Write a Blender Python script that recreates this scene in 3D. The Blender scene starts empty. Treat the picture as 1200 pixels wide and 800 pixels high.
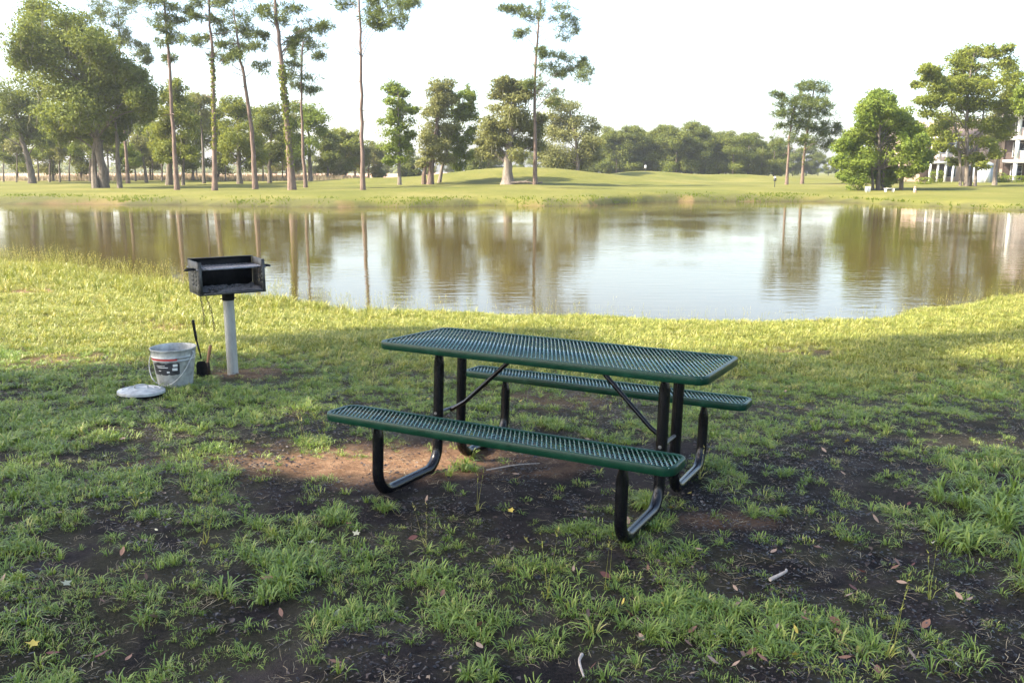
import bpy, bmesh, math, random
import numpy as np
from mathutils import Matrix, Vector

R_ = math.radians
scene = bpy.context.scene
COL = scene.collection
rng = np.random.default_rng(7)
random.seed(7)

# ------------------------------------------------------------------ camera, sky, sun, exposure
FPX, HORIZON, CAMZ = 1014.0, 201.0, 2.10          # focal length and horizon in 1200 x 800 photo pixels
PITCH = math.atan((400 - HORIZON) / FPX)
cam = bpy.data.cameras.new('camera')
cam.sensor_width = 36.0
cam.lens = FPX / 1200 * 36.0
cam.clip_start, cam.clip_end = 0.05, 4000
camo = bpy.data.objects.new('camera', cam)
COL.objects.link(camo)
camo.location = (0, 0, CAMZ)
camo.rotation_euler = (math.pi / 2 - PITCH, 0, 0)
scene.camera = camo

SUN_EL, SUN_BACK = R_(40), R_(15)                   # sun from the left, a little behind the camera
SUN = np.array([-math.cos(SUN_EL) * math.cos(SUN_BACK), -math.cos(SUN_EL) * math.sin(SUN_BACK), math.sin(SUN_EL)])
w = bpy.data.worlds.new('World')
scene.world = w
w.use_nodes = True
nt = w.node_tree
sky = nt.nodes.new('ShaderNodeTexSky')
sky.sky_type = 'NISHITA'
sky.sun_disc = False
sky.sun_elevation = SUN_EL
sky.sun_rotation = math.atan2(SUN[0], SUN[1])
sky.air_density, sky.dust_density, sky.ozone_density = 1.0, 2.6, 1.0
nt.links.new(sky.outputs[0], nt.nodes['Background'].inputs[0])
nt.nodes['Background'].inputs[1].default_value = 0.108
sl = bpy.data.lights.new('sun', 'SUN')
sl.energy, sl.angle, sl.color = 3.45, R_(0.5), (1.0, 0.90, 0.74)
so = bpy.data.objects.new('sun', sl)
COL.objects.link(so)
so.location = (-30, -5, 40)
so.rotation_euler = Vector(SUN).to_track_quat('Z', 'Y').to_euler()
scene.view_settings.view_transform = 'Standard'
scene.view_settings.look = 'None'
scene.view_settings.gamma = 1
scene.view_settings.use_curve_mapping = False
scene.view_settings.exposure = 2.32
scene.cycles.max_bounces = 8
scene.cycles.transparent_max_bounces = 8
scene.cycles.volume_bounces = 0

# ------------------------------------------------------------------ picture <-> place
FW = np.array([0, math.cos(PITCH), -math.sin(PITCH)])
UP = np.array([0, math.sin(PITCH), math.cos(PITCH)])
RT = np.array([1.0, 0, 0])
CAM = np.array([0, 0, CAMZ])

def ray(px, py):
    return FW + RT * (px - 600) / FPX - UP * (py - 400) / FPX

def at(px, py, y):                                 # the point of that pixel's ray at distance y
    d = ray(px, py)
    return CAM + d * (y / d[1])

def to_px(P):
    q = np.asarray(P, float) - CAM
    dep = np.maximum(q @ FW, 1e-3)
    return 600 + FPX * (q @ RT) / dep, 400 - FPX * (q @ UP) / dep

# the ground round the table is a gently tilted plane (fitted to the table in the photograph)
fp, fr, fh = 0.1495, 0.0295, 1.4881
rF, uF, wF = np.array([1.0, 0, 0]), np.array([0, math.sin(fp), math.cos(fp)]), np.array([0, math.cos(fp), -math.sin(fp)])
Bf = np.stack([math.cos(fr) * rF + math.sin(fr) * uF, -math.sin(fr) * rF + math.cos(fr) * uF, wF], 1)
Bw = np.stack([RT, UP, FW], 1)
RG = Bw @ Bf.T
GN_ = RG[:, 2]
G0 = CAM - fh * GN_

def plane_z(x, y):
    return (GN_ @ G0 - GN_[0] * x - GN_[1] * y) / GN_[2]

def gp(px, py):                                    # pixel -> point on that ground plane
    d = ray(px, py)
    t = (GN_ @ (G0 - CAM)) / (GN_ @ d)
    return CAM + d * t

def water_pt(px, py):
    d = ray(px, py)
    return CAM + d * (-CAMZ / d[2])

near_px = [(-300, 278), (-120, 288), (0, 298), (60, 303), (130, 312), (200, 325), (300, 342), (400, 354), (500, 359), (600, 362), (700, 367),
           (800, 371), (900, 373), (1000, 371), (1050, 364), (1100, 356), (1150, 349), (1200, 342), (1350, 325), (1600, 300)]
far_px = [(-500, 239), (0, 238.5), (100, 239), (200, 240), (300, 242), (400, 243), (480, 242.5), (560, 241), (640, 241.5), (690, 241),
          (715, 239.8), (738, 238.2), (765, 236.8), (800, 236), (900, 236), (985, 236.3), (1000, 237), (1050, 239.5), (1100, 242), (1150, 244), (1200, 246.5), (1700, 256)]
def edge_pt(px, py):
    hgr = np.interp(px, [-300, 0, 250, 500, 1200], [.30, .30, .20, .12, .12])
    d = ray(px, py)
    return CAM + d * ((hgr - CAMZ) / d[2])
nw = np.array([edge_pt(*p)[:2] for p in near_px])
fw_ = np.array([water_pt(*p)[:2] for p in far_px])

def near_shore(x): return np.interp(x, nw[:, 0], nw[:, 1])
def far_shore(x): return np.interp(x, fw_[:, 0], fw_[:, 1])
def sstep(a, b, t):
    t = np.clip((t - a) / (b - a), 0, 1)
    return t * t * (3 - 2 * t)

def vnoise(x, y, seed=0):
    xi, yi = np.floor(x).astype(np.int64), np.floor(y).astype(np.int64)
    xf, yf = x - xi, y - yi
    def h(a, b):
        n = (a * 374761393 + b * 668265263 + seed * 362437) & 0x7fffffff
        n = ((n ^ (n >> 13)) * 1274126177) & 0x7fffffff
        n = n ^ (n >> 16)
        return (n & 0xffff) / 65535.0
    u, v = xf * xf * (3 - 2 * xf), yf * yf * (3 - 2 * yf)
    return (h(xi, yi) * (1 - u) + h(xi + 1, yi) * u) * (1 - v) + (h(xi, yi + 1) * (1 - u) + h(xi + 1, yi + 1) * u) * v

def fbm(x, y, seed=0, oct=4):
    s, a, t = 0.0, 1.0, 0.0
    for k in range(oct):
        s = s + a * vnoise(x * 2 ** k + 17.3 * k, y * 2 ** k - 9.1 * k, seed + k)
        t += a
        a *= 0.5
    return s / t

def ground_z(x, y):
    x, y = np.asarray(x, float), np.asarray(y, float)
    t = near_shore(x) - y + (fbm(x * .9, y * .9, 5, 2) - .5) * 1.0
    s = y - far_shore(x) + (fbm(x * .25, y * .25, 6, 2) - .5) * 1.6
    zp = plane_z(x, np.maximum(y, -10)) * np.where(np.abs(x) > 12, 1, 1)
    zp = np.clip(zp, 0.10, 1.6)
    tt = np.maximum(t, 0)
    prof = 0.02 + 0.05 * tt
    land = prof + (zp - prof) * sstep(0, 4.5, tt)
    land = land + ((fbm(x * 2.2, y * 2.2, 11, 4) - .5) * 0.06 + (fbm(x * 11, y * 11, 13, 3) - .5) * .022) * sstep(.5, 3, tt) + (fbm(x * .5, y * .5, 21, 2) - .5) * .06 * sstep(1, 4, tt)
    ss = np.maximum(s, 0)
    steep = np.interp(x, [-80, 10, 20, 24, 60], [1.6, 1.2, 1.2, 3.5, 5.0])
    far = .26 * (1 - np.exp(-ss / .22)) * np.interp(x, [-80, 10, 22, 26], [1, 1, 1, .35]) + 0.36 * (1 - np.exp(-ss / steep)) + 0.007 * np.minimum(ss, 60)
    def g(cx, cy, a, sx, sy): return a * np.exp(-((x - cx) / sx) ** 2 - ((y - cy) / sy) ** 2)
    far = far + g(-2, 98, 1.25, 9, 7.5) + g(8, 99, 0.85, 9, 7.5) + g(18, 116, 1.15, 7, 8) + g(30, 118, .85, 6.5, 8) + g(41, 116, .4, 6, 7) + g(-17, 96, .35, 5, 6)
    far = far + g(-1, 66, .25, 12, 6) + (fbm(x * .09, y * .09, 31, 2) - .5) * .35 * sstep(5, 30, ss)
    bed = -np.minimum(0.15 * np.minimum(np.maximum(-t, 0), np.maximum(-s, 0)) + .01, 1.3)
    return np.where(t > 0, land, np.where(s > 0, far, bed))

def gpt(px, d):                                    # where pixel column px meets the far ground at distance d
    x = (px - 600) / FPX * d / (FW[1] + UP[1] * 0.184)
    return np.array([x, d, float(ground_z(np.array([x]), np.array([d]))[0])])

# ------------------------------------------------------------------ materials
MATS = {}
def new_mat(name):
    m = bpy.data.materials.new(name)
    m.use_nodes = True
    MATS[name] = m
    n = m.node_tree
    return m, n, n.nodes['Principled BSDF'], n.nodes['Material Output']

def ramp(n, fac, stops):
    r = n.nodes.new('ShaderNodeValToRGB')
    while len(r.color_ramp.elements) < len(stops):
        r.color_ramp.elements.new(0.5)
    for e, (p, c) in zip(r.color_ramp.elements, stops):
        e.position, e.color = p, (*c, 1)
    n.links.new(fac, r.inputs[0])
    return r.outputs[0]

def noise(n, scale, detail=5, rough=.6, vec=None, dim=None):
    t = n.nodes.new('ShaderNodeTexNoise')
    t.inputs['Scale'].default_value = scale
    t.inputs['Detail'].default_value = detail
    t.inputs['Roughness'].default_value = rough
    if vec is not None: n.links.new(vec, t.inputs['Vector'])
    return t.outputs['Fac']

def coords(n, kind='Object', scale=None):
    c = n.nodes.new('ShaderNodeTexCoord').outputs[kind]
    if scale is None: return c
    m = n.nodes.new('ShaderNodeMapping')
    m.inputs['Scale'].default_value = scale
    n.links.new(c, m.inputs['Vector'])
    return m.outputs[0]

def mixc(n, fac, a, b, mode='MIX'):
    m = n.nodes.new('ShaderNodeMix')
    m.data_type, m.blend_type = 'RGBA', mode
    for sock, val in ((m.inputs[0], fac), (m.inputs[6], a), (m.inputs[7], b)):
        if hasattr(val, 'is_linked') or isinstance(val, bpy.types.NodeSocket): n.links.new(val, sock)
        elif isinstance(val, (int, float)): sock.default_value = val
        else: sock.default_value = (*val, 1)
    return m.outputs[2]

def math_(n, op, a, b=None):
    m = n.nodes.new('ShaderNodeMath')
    m.operation = op
    for k, val in enumerate((a, b)):
        if val is None: continue
        if isinstance(val, bpy.types.NodeSocket): n.links.new(val, m.inputs[k])
        else: m.inputs[k].default_value = val
    return m.outputs[0]

def attr(n, name, kind='GEOMETRY'):
    a = n.nodes.new('ShaderNodeAttribute')
    a.attribute_name, a.attribute_type = name, kind
    return a

def bump(n, p, h, strength, dist):
    b = n.nodes.new('ShaderNodeBump')
    b.inputs['Strength'].default_value = strength
    b.inputs['Distance'].default_value = dist
    n.links.new(h, b.inputs['Height'])
    n.links.new(b.outputs[0], p.inputs['Normal'])

def simple(name, ca, cb, scale=8, rough=.6, metal=0, bumpd=0, coat=0, stretch=None, spec=.5):
    m, n, p, o = new_mat(name)
    c = coords(n, 'Object', stretch)
    f = noise(n, scale, 6, .65, c)
    n.links.new(ramp(n, f, [(.3, ca), (.7, cb)]), p.inputs['Base Color'])
    p.inputs['Roughness'].default_value = rough
    p.inputs['Metallic'].default_value = metal
    p.inputs['Coat Weight'].default_value = coat
    p.inputs['Specular IOR Level'].default_value = spec
    if bumpd: bump(n, p, f, .8, bumpd)
    return m

def foliage(name, dark, light, trans=.35, rough=.55):
    m, n, p, o = new_mat(name)
    t = attr(n, 'tint').outputs['Fac']
    dark, light = tuple(v * 1.15 for v in dark), tuple(v * 1.15 for v in light)
    c = ramp(n, t, [(0.0, dark), (1.0, light)])
    n.links.new(c, p.inputs['Base Color'])
    p.inputs['Roughness'].default_value = rough
    p.inputs['Specular IOR Level'].default_value = .12
    tr = n.nodes.new('ShaderNodeBsdfTranslucent')
    n.links.new(mixc(n, .5, c, (light[0] * 1.5, light[1] * 1.4, light[2])), tr.inputs[0])
    mx = n.nodes.new('ShaderNodeMixShader')
    mx.inputs[0].default_value = trans
    n.links.new(p.outputs[0], mx.inputs[1]); n.links.new(tr.outputs[0], mx.inputs[2])
    n.links.new(mx.outputs[0], o.inputs[0])
    return m

# ground
m, n, p, o = new_mat('ground')
pos = n.nodes.new('ShaderNodeNewGeometry').outputs['Position']
a_soil, a_tan, a_dry = attr(n, 'soil').outputs['Fac'], attr(n, 'tan').outputs['Fac'], attr(n, 'dry').outputs['Fac']
a_mown = attr(n, 'mown').outputs['Fac']
fine, mid, big = noise(n, 60, 6, .7, pos), noise(n, 9, 6, .65, pos), noise(n, .35, 5, .6, pos)
tiny = noise(n, 190, 4, .7, pos)
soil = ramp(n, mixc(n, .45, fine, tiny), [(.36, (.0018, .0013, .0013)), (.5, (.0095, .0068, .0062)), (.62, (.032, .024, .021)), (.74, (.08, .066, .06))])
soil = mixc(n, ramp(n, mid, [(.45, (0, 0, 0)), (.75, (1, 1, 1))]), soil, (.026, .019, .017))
tanc = ramp(n, mixc(n, .5, fine, mid), [(.35, (.10, .052, .026)), (.5, (.22, .125, .068)), (.65, (.34, .21, .12))])
under = ramp(n, fine, [(.3, (.035, .040, .012)), (.7, (.13, .125, .045))])
lawn = ramp(n, noise(n, .12, 7, .68, pos), [(.32, (.085, .096, .018)), (.5, (.125, .126, .028)), (.7, (.180, .162, .050))])
lawn = mixc(n, .5, lawn, mixc(n, 1.0, lawn, ramp(n, noise(n, 3.0, 5, .7, pos), [(.3, (.6, .65, .5)), (.7, (1.25, 1.2, 1.1))]), 'MULTIPLY'))
dryc = ramp(n, mid, [(.3, (.30, .17, .10)), (.7, (.50, .34, .24))])
soil = mixc(n, ramp(n, noise(n, 2.3, 6, .7, pos), [(.48, (0, 0, 0)), (.72, (.7, .7, .7))]), soil, mixc(n, .5, soil, (.13, .105, .09)))
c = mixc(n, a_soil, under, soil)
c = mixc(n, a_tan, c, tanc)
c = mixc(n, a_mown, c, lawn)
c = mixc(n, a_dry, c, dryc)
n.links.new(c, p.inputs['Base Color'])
p.inputs['Roughness'].default_value = .95
p.inputs['Specular IOR Level'].default_value = .15
bump(n, p, mixc(n, .35, mixc(n, .5, fine, tiny), mid), 1.0, .035)

# water
m, n, p, o = new_mat('water')
pos = n.nodes.new('ShaderNodeNewGeometry').outputs['Position']
mp = n.nodes.new('ShaderNodeMapping'); mp.inputs['Scale'].default_value = (.55, 1.6, 1)
n.links.new(pos, mp.inputs['Vector'])
h1 = noise(n, 2.6, 4, .55, mp.outputs[0])
h2 = noise(n, .22, 3, .5, pos)
hh = math_(n, 'MULTIPLY', h1, ramp(n, h2, [(.35, (.25, .25, .25)), (.65, (1, 1, 1))]))
n.links.new(ramp(n, noise(n, .05, 3, .5, pos), [(.3, (.050, .037, .011)), (.7, (.078, .057, .018))]), p.inputs['Base Color'])
p.inputs['Roughness'].default_value = .03
p.inputs['IOR'].default_value = 1.333
p.inputs['Specular IOR Level'].default_value = .24
bump(n, p, hh, .5, .014)

# table, grill, bucket
def green(name, ca, cb, cc, r0, r1, spec, coat):
    m, n, p, o = new_mat(name)
    c = coords(n, 'Object')
    f = noise(n, 14, 6, .7, c)
    n.links.new(ramp(n, f, [(.3, ca), (.6, cb), (.78, cc)]), p.inputs['Base Color'])
    n.links.new(ramp(n, f, [(.3, (r0,) * 3), (.7, (r1,) * 3)]), p.inputs['Roughness'])
    p.inputs['Specular IOR Level'].default_value = spec
    p.inputs['Coat Weight'].default_value = coat
    p.inputs['Coat Roughness'].default_value = .22
    bump(n, p, noise(n, 90, 3, .5, c), .15, .002)
green('green_coating', (.001, .020, .010), (.002, .033, .017), (.008, .055, .034), .28, .42, .3, 0)  # rim: base colour darkened because its sides face away from the sky
green('green_mesh', (.012, .070, .046), (.020, .095, .066), (.060, .15, .120), .20, .34, 1.0, .8)  # same coating on the strands, base colour lightened to add sky sheen
simple('black_paint', (.002, .002, .003), (.006, .006, .008), 22, .24, 0, .0006, 0, spec=.4)
simple('sooty_steel', (.004, .004, .004), (.018, .017, .016), 18, .8, 0, .001, spec=.2)
simple('weathered_steel', (.018, .019, .018), (.11, .105, .09), 14, .65, .2, .001)
simple('galvanised_post', (.26, .255, .23), (.46, .45, .40), 16, .5, .25, .0008, stretch=(1, 1, .25))
simple('galvanised', (.20, .20, .185), (.50, .50, .46), 14, .45, .25, .0012)
simple('grate_steel', (.10, .10, .11), (.30, .31, .33), 30, .4, .8, .0006)
simple('ash', (.008, .008, .008), (.15, .145, .14), 60, .95, 0, .006)
simple('label_black', (.010, .010, .012), (.05, .05, .055), 30, .5)
simple('label_white', (.55, .55, .52), (.75, .74, .70), 30, .6)
simple('label_red', (.38, .03, .03), (.55, .06, .05), 30, .55)
simple('handle_wood', (.16, .075, .03), (.32, .16, .07), 20, .65, stretch=(1, 1, .15))
simple('rust_steel', (.02, .018, .018), (.10, .06, .04), 20, .7, .4, .001)
# trees
def bark(name, ca, cb, cc=None):
    m, n, p, o = new_mat(name)
    c = coords(n, 'Object', (1, 1, .22))
    f = noise(n, 6, 7, .7, c)
    n.links.new(ramp(n, f, [(.3, ca), (.65, cb)]), p.inputs['Base Color'])
    p.inputs['Roughness'].default_value = .9
    p.inputs['Specular IOR Level'].default_value = .2
    bump(n, p, f, 1.0, .06)
bark('pine_bark', (.075, .052, .042), (.23, .165, .130))
bark('oak_bark', (.055, .045, .035), (.20, .165, .13))
bark('grey_bark', (.10, .082, .066), (.27, .225, .185))
foliage('pine_needles', (.026, .050, .012), (.135, .160, .038), .22)
foliage('oak_leaves', (.034, .064, .012), (.175, .200, .036))
foliage('yellow_green_leaves', (.070, .105, .014), (.210, .225, .038))
foliage('mid_green_leaves', (.055, .100, .014), (.19, .23, .035))
foliage('grey_green_leaves', (.075, .090, .030), (.22, .22, .075))
foliage('wood_leaves', (.036, .064, .014), (.16, .175, .034))
foliage('moss', (.10, .10, .062), (.22, .21, .13), .3)
foliage('hedge_leaves', (.07, .11, .012), (.19, .22, .03))
# fallen leaves etc.
for nm, a, b in (('leaf_brown', (.10, .045, .025), (.24, .12, .07)), ('leaf_tan', (.16, .10, .065), (.36, .25, .17)),
                 ('leaf_yellow', (.38, .27, .035), (.52, .40, .08)), ('leaf_red', (.075, .022, .016), (.14, .045, .03)),
                 ('leaf_pale', (.24, .23, .14), (.42, .40, .26)), ('leaf_green', (.16, .22, .06), (.34, .38, .14))):
    simple(nm, a, b, 30, .7)
simple('twig_bark', (.25, .20, .16), (.48, .42, .36), 40, .8, 0, .001)
# buildings
simple('siding_tan', (.46, .345, .28), (.54, .41, .34), 3, .8)
simple('white_trim', (.56, .55, .53), (.66, .65, .63), 3, .6)
simple('roof_shingle', (.20, .15, .13), (.32, .25, .22), 5, .85)
simple('rail_screen', (.44, .35, .31), (.52, .42, .38), 6, .8)
simple('siding_blue_grey', (.28, .31, .33), (.36, .39, .41), 3, .7)
simple('porch_dark', (.05, .035, .03), (.10, .07, .06), 3, .7)
simple('window_glass', (.02, .025, .03), (.05, .055, .06), 2, .08)
simple('sand', (.48, .38, .26), (.62, .51, .37), 4, .95)
simple('dark_plastic', (.02, .02, .02), (.05, .05, .05), 9, .5)
simple('terracotta', (.28, .17, .12), (.42, .28, .21), 9, .8)

# grass blades: colour varies per tuft and per blade
def blade_mat(name, stops, trans=.3):
    m, n, p, o = new_mat(name)
    t = attr(n, 'tint').outputs['Fac']
    r = n.nodes.new('ShaderNodeObjectInfo').outputs['Random']
    f = math_(n, 'ADD', math_(n, 'MULTIPLY', t, .5), math_(n, 'MULTIPLY', r, .5))
    c = ramp(n, f, stops)
    n.links.new(c, p.inputs['Base Color'])
    p.inputs['Roughness'].default_value = .42
    p.inputs['Specular IOR Level'].default_value = .4
    tr = n.nodes.new('ShaderNodeBsdfTranslucent')
    n.links.new(mixc(n, 1.0, c, (1.25, 1.2, .8), 'MULTIPLY'), tr.inputs[0])
    mx = n.nodes.new('ShaderNodeMixShader'); mx.inputs[0].default_value = trans
    n.links.new(p.outputs[0], mx.inputs[1]); n.links.new(tr.outputs[0], mx.inputs[2])
    n.links.new(mx.outputs[0], o.inputs[0])
blade_mat('blade_shade', [(.1, (.100, .165, .030)), (.5, (.175, .255, .046)), (.8, (.27, .33, .07)), (.98, (.42, .37, .13))])
blade_mat('blade_lawn', [(.1, (.13, .165, .028)), (.5, (.235, .260, .048)), (.8, (.34, .33, .080)), (.98, (.46, .40, .15))])
blade_mat('blade_straw', [(.1, (.09, .065, .035)), (.6, (.24, .18, .10)), (.98, (.42, .35, .22))], .15)

# ------------------------------------------------------------------ mesh helpers
def np_mesh(name, V, F, mat, parent=None, attrs=None, smooth=False, link=True):
    """F: (n,3) or (n,4) int array, or a list of such arrays."""
    Fs = F if isinstance(F, (list, tuple)) else [F]
    Fs = [np.asarray(f, np.int32) for f in Fs if len(f)]
    me = bpy.data.meshes.new(name)
    V = np.asarray(V, np.float32)
    me.vertices.add(len(V)); me.vertices.foreach_set('co', V.ravel())
    loops = np.concatenate([f.ravel() for f in Fs])
    tot = np.concatenate([np.full(len(f), f.shape[1], np.int32) for f in Fs])
    start = np.concatenate([[0], np.cumsum(tot)[:-1]]).astype(np.int32)
    me.loops.add(len(loops)); me.loops.foreach_set('vertex_index', loops)
    me.polygons.add(len(tot)); me.polygons.foreach_set('loop_start', start)
    if smooth: me.polygons.foreach_set('use_smooth', np.ones(len(tot), bool))
    for k, (dom, val) in (attrs or {}).items():
        me.attributes.new(k, 'FLOAT', dom).data.foreach_set('value', np.asarray(val, np.float32))
    me.update(calc_edges=True)
    me.validate()
    if mat: me.materials.append(MATS[mat])
    ob = bpy.data.objects.new(name, me)
    if link: COL.objects.link(ob)
    if parent is not None: ob.parent = parent
    return ob

class MB:
    """collects solids, then builds one mesh object"""
    def __init__(s): s.v, s.q, s.t, s.n = [], [], [], 0
    def add(s, V, Q=(), T=()):
        V = np.asarray(V, float)
        s.v.append(V)
        if len(Q): s.q.append(np.asarray(Q) + s.n)
        if len(T): s.t.append(np.asarray(T) + s.n)
        s.n += len(V)
        return s
    def box(s, c, d, rot=None):
        k = np.array([[x, y, z] for x in (-.5, .5) for y in (-.5, .5) for z in (-.5, .5)]) * np.asarray(d, float)
        if rot is not None: k = k @ np.asarray(rot).T
        return s.add(k + np.asarray(c, float), [(0, 1, 3, 2), (4, 6, 7, 5), (0, 4, 5, 1), (2, 3, 7, 6), (0, 2, 6, 4), (1, 5, 7, 3)])
    def bar(s, a, b, wd, h, roll=0):
        a, b = np.asarray(a, float), np.asarray(b, float)
        d = b - a; L = np.linalg.norm(d); d = d / L
        up = np.array([0, 0, 1.0]) if abs(d[2]) < .95 else np.array([1.0, 0, 0])
        sd = np.cross(d, up); sd /= np.linalg.norm(sd); up = np.cross(sd, d)
        if roll: sd, up = sd * math.cos(roll) + up * math.sin(roll), up * math.cos(roll) - sd * math.sin(roll)
        return s.box((a + b) / 2, (L, wd, h), np.stack([d, sd, up], 1))
    def tube(s, path, rad, k=10, cap=True, squash=None):
        P = np.asarray(path, float); m = len(P)
        rad = np.broadcast_to(np.asarray(rad, float), (m,))
        T = np.gradient(P, axis=0); T /= np.linalg.norm(T, axis=1)[:, None] + 1e-12
        ref = np.array([1.0, 0, 0]) if abs(T[0][0]) < .8 else np.array([0, 1.0, 0])
        rings = []
        for i in range(m):
            ref = ref - T[i] * (ref @ T[i]); ref /= np.linalg.norm(ref) + 1e-12
            b = np.cross(T[i], ref)
            an = np.arange(k) / k * 2 * math.pi
            sa, sb = (1, 1) if squash is None else squash[i]
            rings.append(P[i] + rad[i] * (np.cos(an)[:, None] * ref * sa + np.sin(an)[:, None] * b * sb))
        V = np.concatenate(rings)
        i, j = np.meshgrid(np.arange(m - 1), np.arange(k), indexing='ij')
        j2 = (j + 1) % k
        Q = np.stack([i * k + j, i * k + j2, (i + 1) * k + j2, (i + 1) * k + j], -1).reshape(-1, 4)
        Tt = []
        if cap:
            V = np.concatenate([V, P[:1], P[-1:]])
            for q in range(k):
                Tt += [(m * k, (q + 1) % k, q), (m * k + 1, (m - 1) * k + q, (m - 1) * k + (q + 1) % k)]
        return s.add(V, Q, Tt)
    def lathe(s, prof, k=32, c=(0, 0, 0)):
        prof = np.asarray(prof, float); m = len(prof)
        an = np.arange(k) / k * 2 * math.pi
        V = np.stack([prof[:, 0:1] * np.cos(an), prof[:, 0:1] * np.sin(an), np.repeat(prof[:, 1:2], k, 1)], -1).reshape(-1, 3) + np.asarray(c, float)
        i, j = np.meshgrid(np.arange(m - 1), np.arange(k), indexing='ij')
        j2 = (j + 1) % k
        return s.add(V, np.stack([i * k + j, i * k + j2, (i + 1) * k + j2, (i + 1) * k + j], -1).reshape(-1, 4))
    def prism(s, poly, axis_o, ex, ey, ez, depth):
        """2-D polygon (list) in the ex, ey plane from axis_o, extruded by depth along ez"""
        o = np.asarray(axis_o, float); ex, ey, ez = (np.asarray(a, float) for a in (ex, ey, ez))
        n = len(poly)
        A = np.array([o + ex * a + ey * b for a, b in poly]); B = A + ez * depth
        c0, c1 = A.mean(0), B.mean(0)
        V = np.concatenate([A, B, [c0, c1]])
        Q = [(i, (i + 1) % n, n + (i + 1) % n, n + i) for i in range(n)]
        T = [(2 * n, (i + 1) % n, i) for i in range(n)] + [(2 * n + 1, n + i, n + (i + 1) % n) for i in range(n)]
        return s.add(V, Q, T)
    def build(s, name, mat, parent=None, smooth=False, bevel=0, attrs=None):
        V = np.concatenate(s.v)
        F = []
        if s.q: F.append(np.concatenate([np.asarray(q).reshape(-1, 4) for q in s.q]))
        if s.t: F.append(np.concatenate([np.asarray(t).reshape(-1, 3) for t in s.t]))
        ob = np_mesh(name, V, F, mat, parent, attrs, smooth)
        if bevel:
            bv = ob.modifiers.new('bevel', 'BEVEL'); bv.width = bevel; bv.segments = 2; bv.limit_method = 'ANGLE'
        if smooth:
            me = ob.data
            try: me.set_sharp_from_angle(angle=R_(42))
            except Exception: pass
        return ob

def tag(o, label, cat, group=None):
    o['label'], o['category'] = label, cat
    if group: o['group'] = group
    return o
def structure(o): o['kind'] = 'structure'; return o
def stuff(o): o['kind'] = 'stuff'; return o
def thing(name, label, cat, loc=(0, 0, 0), rz=0, group=None, matrix=None):
    o = bpy.data.objects.new(name, None); COL.objects.link(o)
    o.empty_display_size = .3
    if matrix is not None: o.matrix_world = matrix
    else: o.location, o.rotation_euler = loc, (0, 0, rz)
    return tag(o, label, cat, group)

def smooth_path(P, n=6):
    """Catmull-Rom through the points"""
    P = np.asarray(P, float)
    Q = np.concatenate([[2 * P[0] - P[1]], P, [2 * P[-1] - P[-2]]])
    out = []
    for i in range(len(P) - 1):
        a, b, c, d = Q[i:i + 4]
        for t in np.arange(n) / n:
            out.append(.5 * (2 * b + (c - a) * t + (2 * a - 5 * b + 4 * c - d) * t * t + (3 * b - a - 3 * c + d) * t ** 3))
    out.append(P[-1])
    return np.array(out)

def fillet(P, r, n=6):
    """polyline with rounded corners of radius r"""
    P = [np.asarray(p, float) for p in P]
    out = [P[0]]
    for i in range(1, len(P) - 1):
        a, b, c = P[i - 1], P[i], P[i + 1]
        d0, d1 = (a - b) / np.linalg.norm(a - b), (c - b) / np.linalg.norm(c - b)
        ang = math.acos(np.clip(d0 @ d1, -1, 1))
        if ang > 3.1:
            out.append(b); continue
        L = r / math.tan(ang / 2)
        s, e = b + d0 * L, b + d1 * L
        bis = d0 + d1; bis /= np.linalg.norm(bis)
        cen = b + bis * (r / math.sin(ang / 2))
        v0, v1 = s - cen, e - cen
        om = math.acos(np.clip(v0 @ v1 / (r * r), -1, 1))
        for t in np.linspace(0, 1, n + 1):
            out.append(cen + (math.sin((1 - t) * om) * v0 + math.sin(t * om) * v1) / math.sin(om))
    out.append(P[-1])
    return np.array(out)

# ------------------------------------------------------------------ where soil shows (pixel layout read off the photograph)
DIRT = [(650, 565, 190, 62, 1.0), (330, 545, 130, 34, .9), (560, 640, 140, 34, .75), (960, 565, 140, 45, .95), (860, 615, 120, 35, 1.0),
        (1090, 512, 130, 18, .85), (860, 670, 110, 35, .8), (720, 690, 150, 34, .6), (1150, 668, 90, 40, .8), (740, 765, 150, 45, .65),
        (430, 690, 110, 34, .5), (120, 705, 120, 30, .45), (690, 478, 110, 26, .7), (860, 480, 60, 16, .4), (310, 442, 80, 9, .65),
        (1020, 640, 80, 25, .5), (60, 620, 80, 20, .3), (600, 590, 220, 34, .7), (960, 415, 70, 5, .6), (230, 640, 90, 22, .35), (1050, 720, 110, 30, .45)]
TAN = [(420, 541, 185, 19, .95), (30, 341, 55, 4.5, 1.0), (195, 385, 55, 9, .8), (60, 422, 90, 8, .55), (15, 375, 50, 6, .4),
       (880, 412, 60, 3.5, .55), (285, 437, 40, 6, .6), (850, 610, 60, 9, .45), (650, 470, 60, 10, .3), (330, 372, 30, 4, .5), (700, 390, 60, 3, .35)]

def ellmask(px, py, lst, wob, a=1.25, b=.65):
    m = np.zeros_like(px)
    for cx, cy, rx, ry, s in lst:
        d = np.sqrt(((px - cx) / rx) ** 2 + ((py - cy) / ry) ** 2) + (wob - .5) * 2.2
        m = np.maximum(m, s * sstep(a, b, d))
    return m

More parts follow.
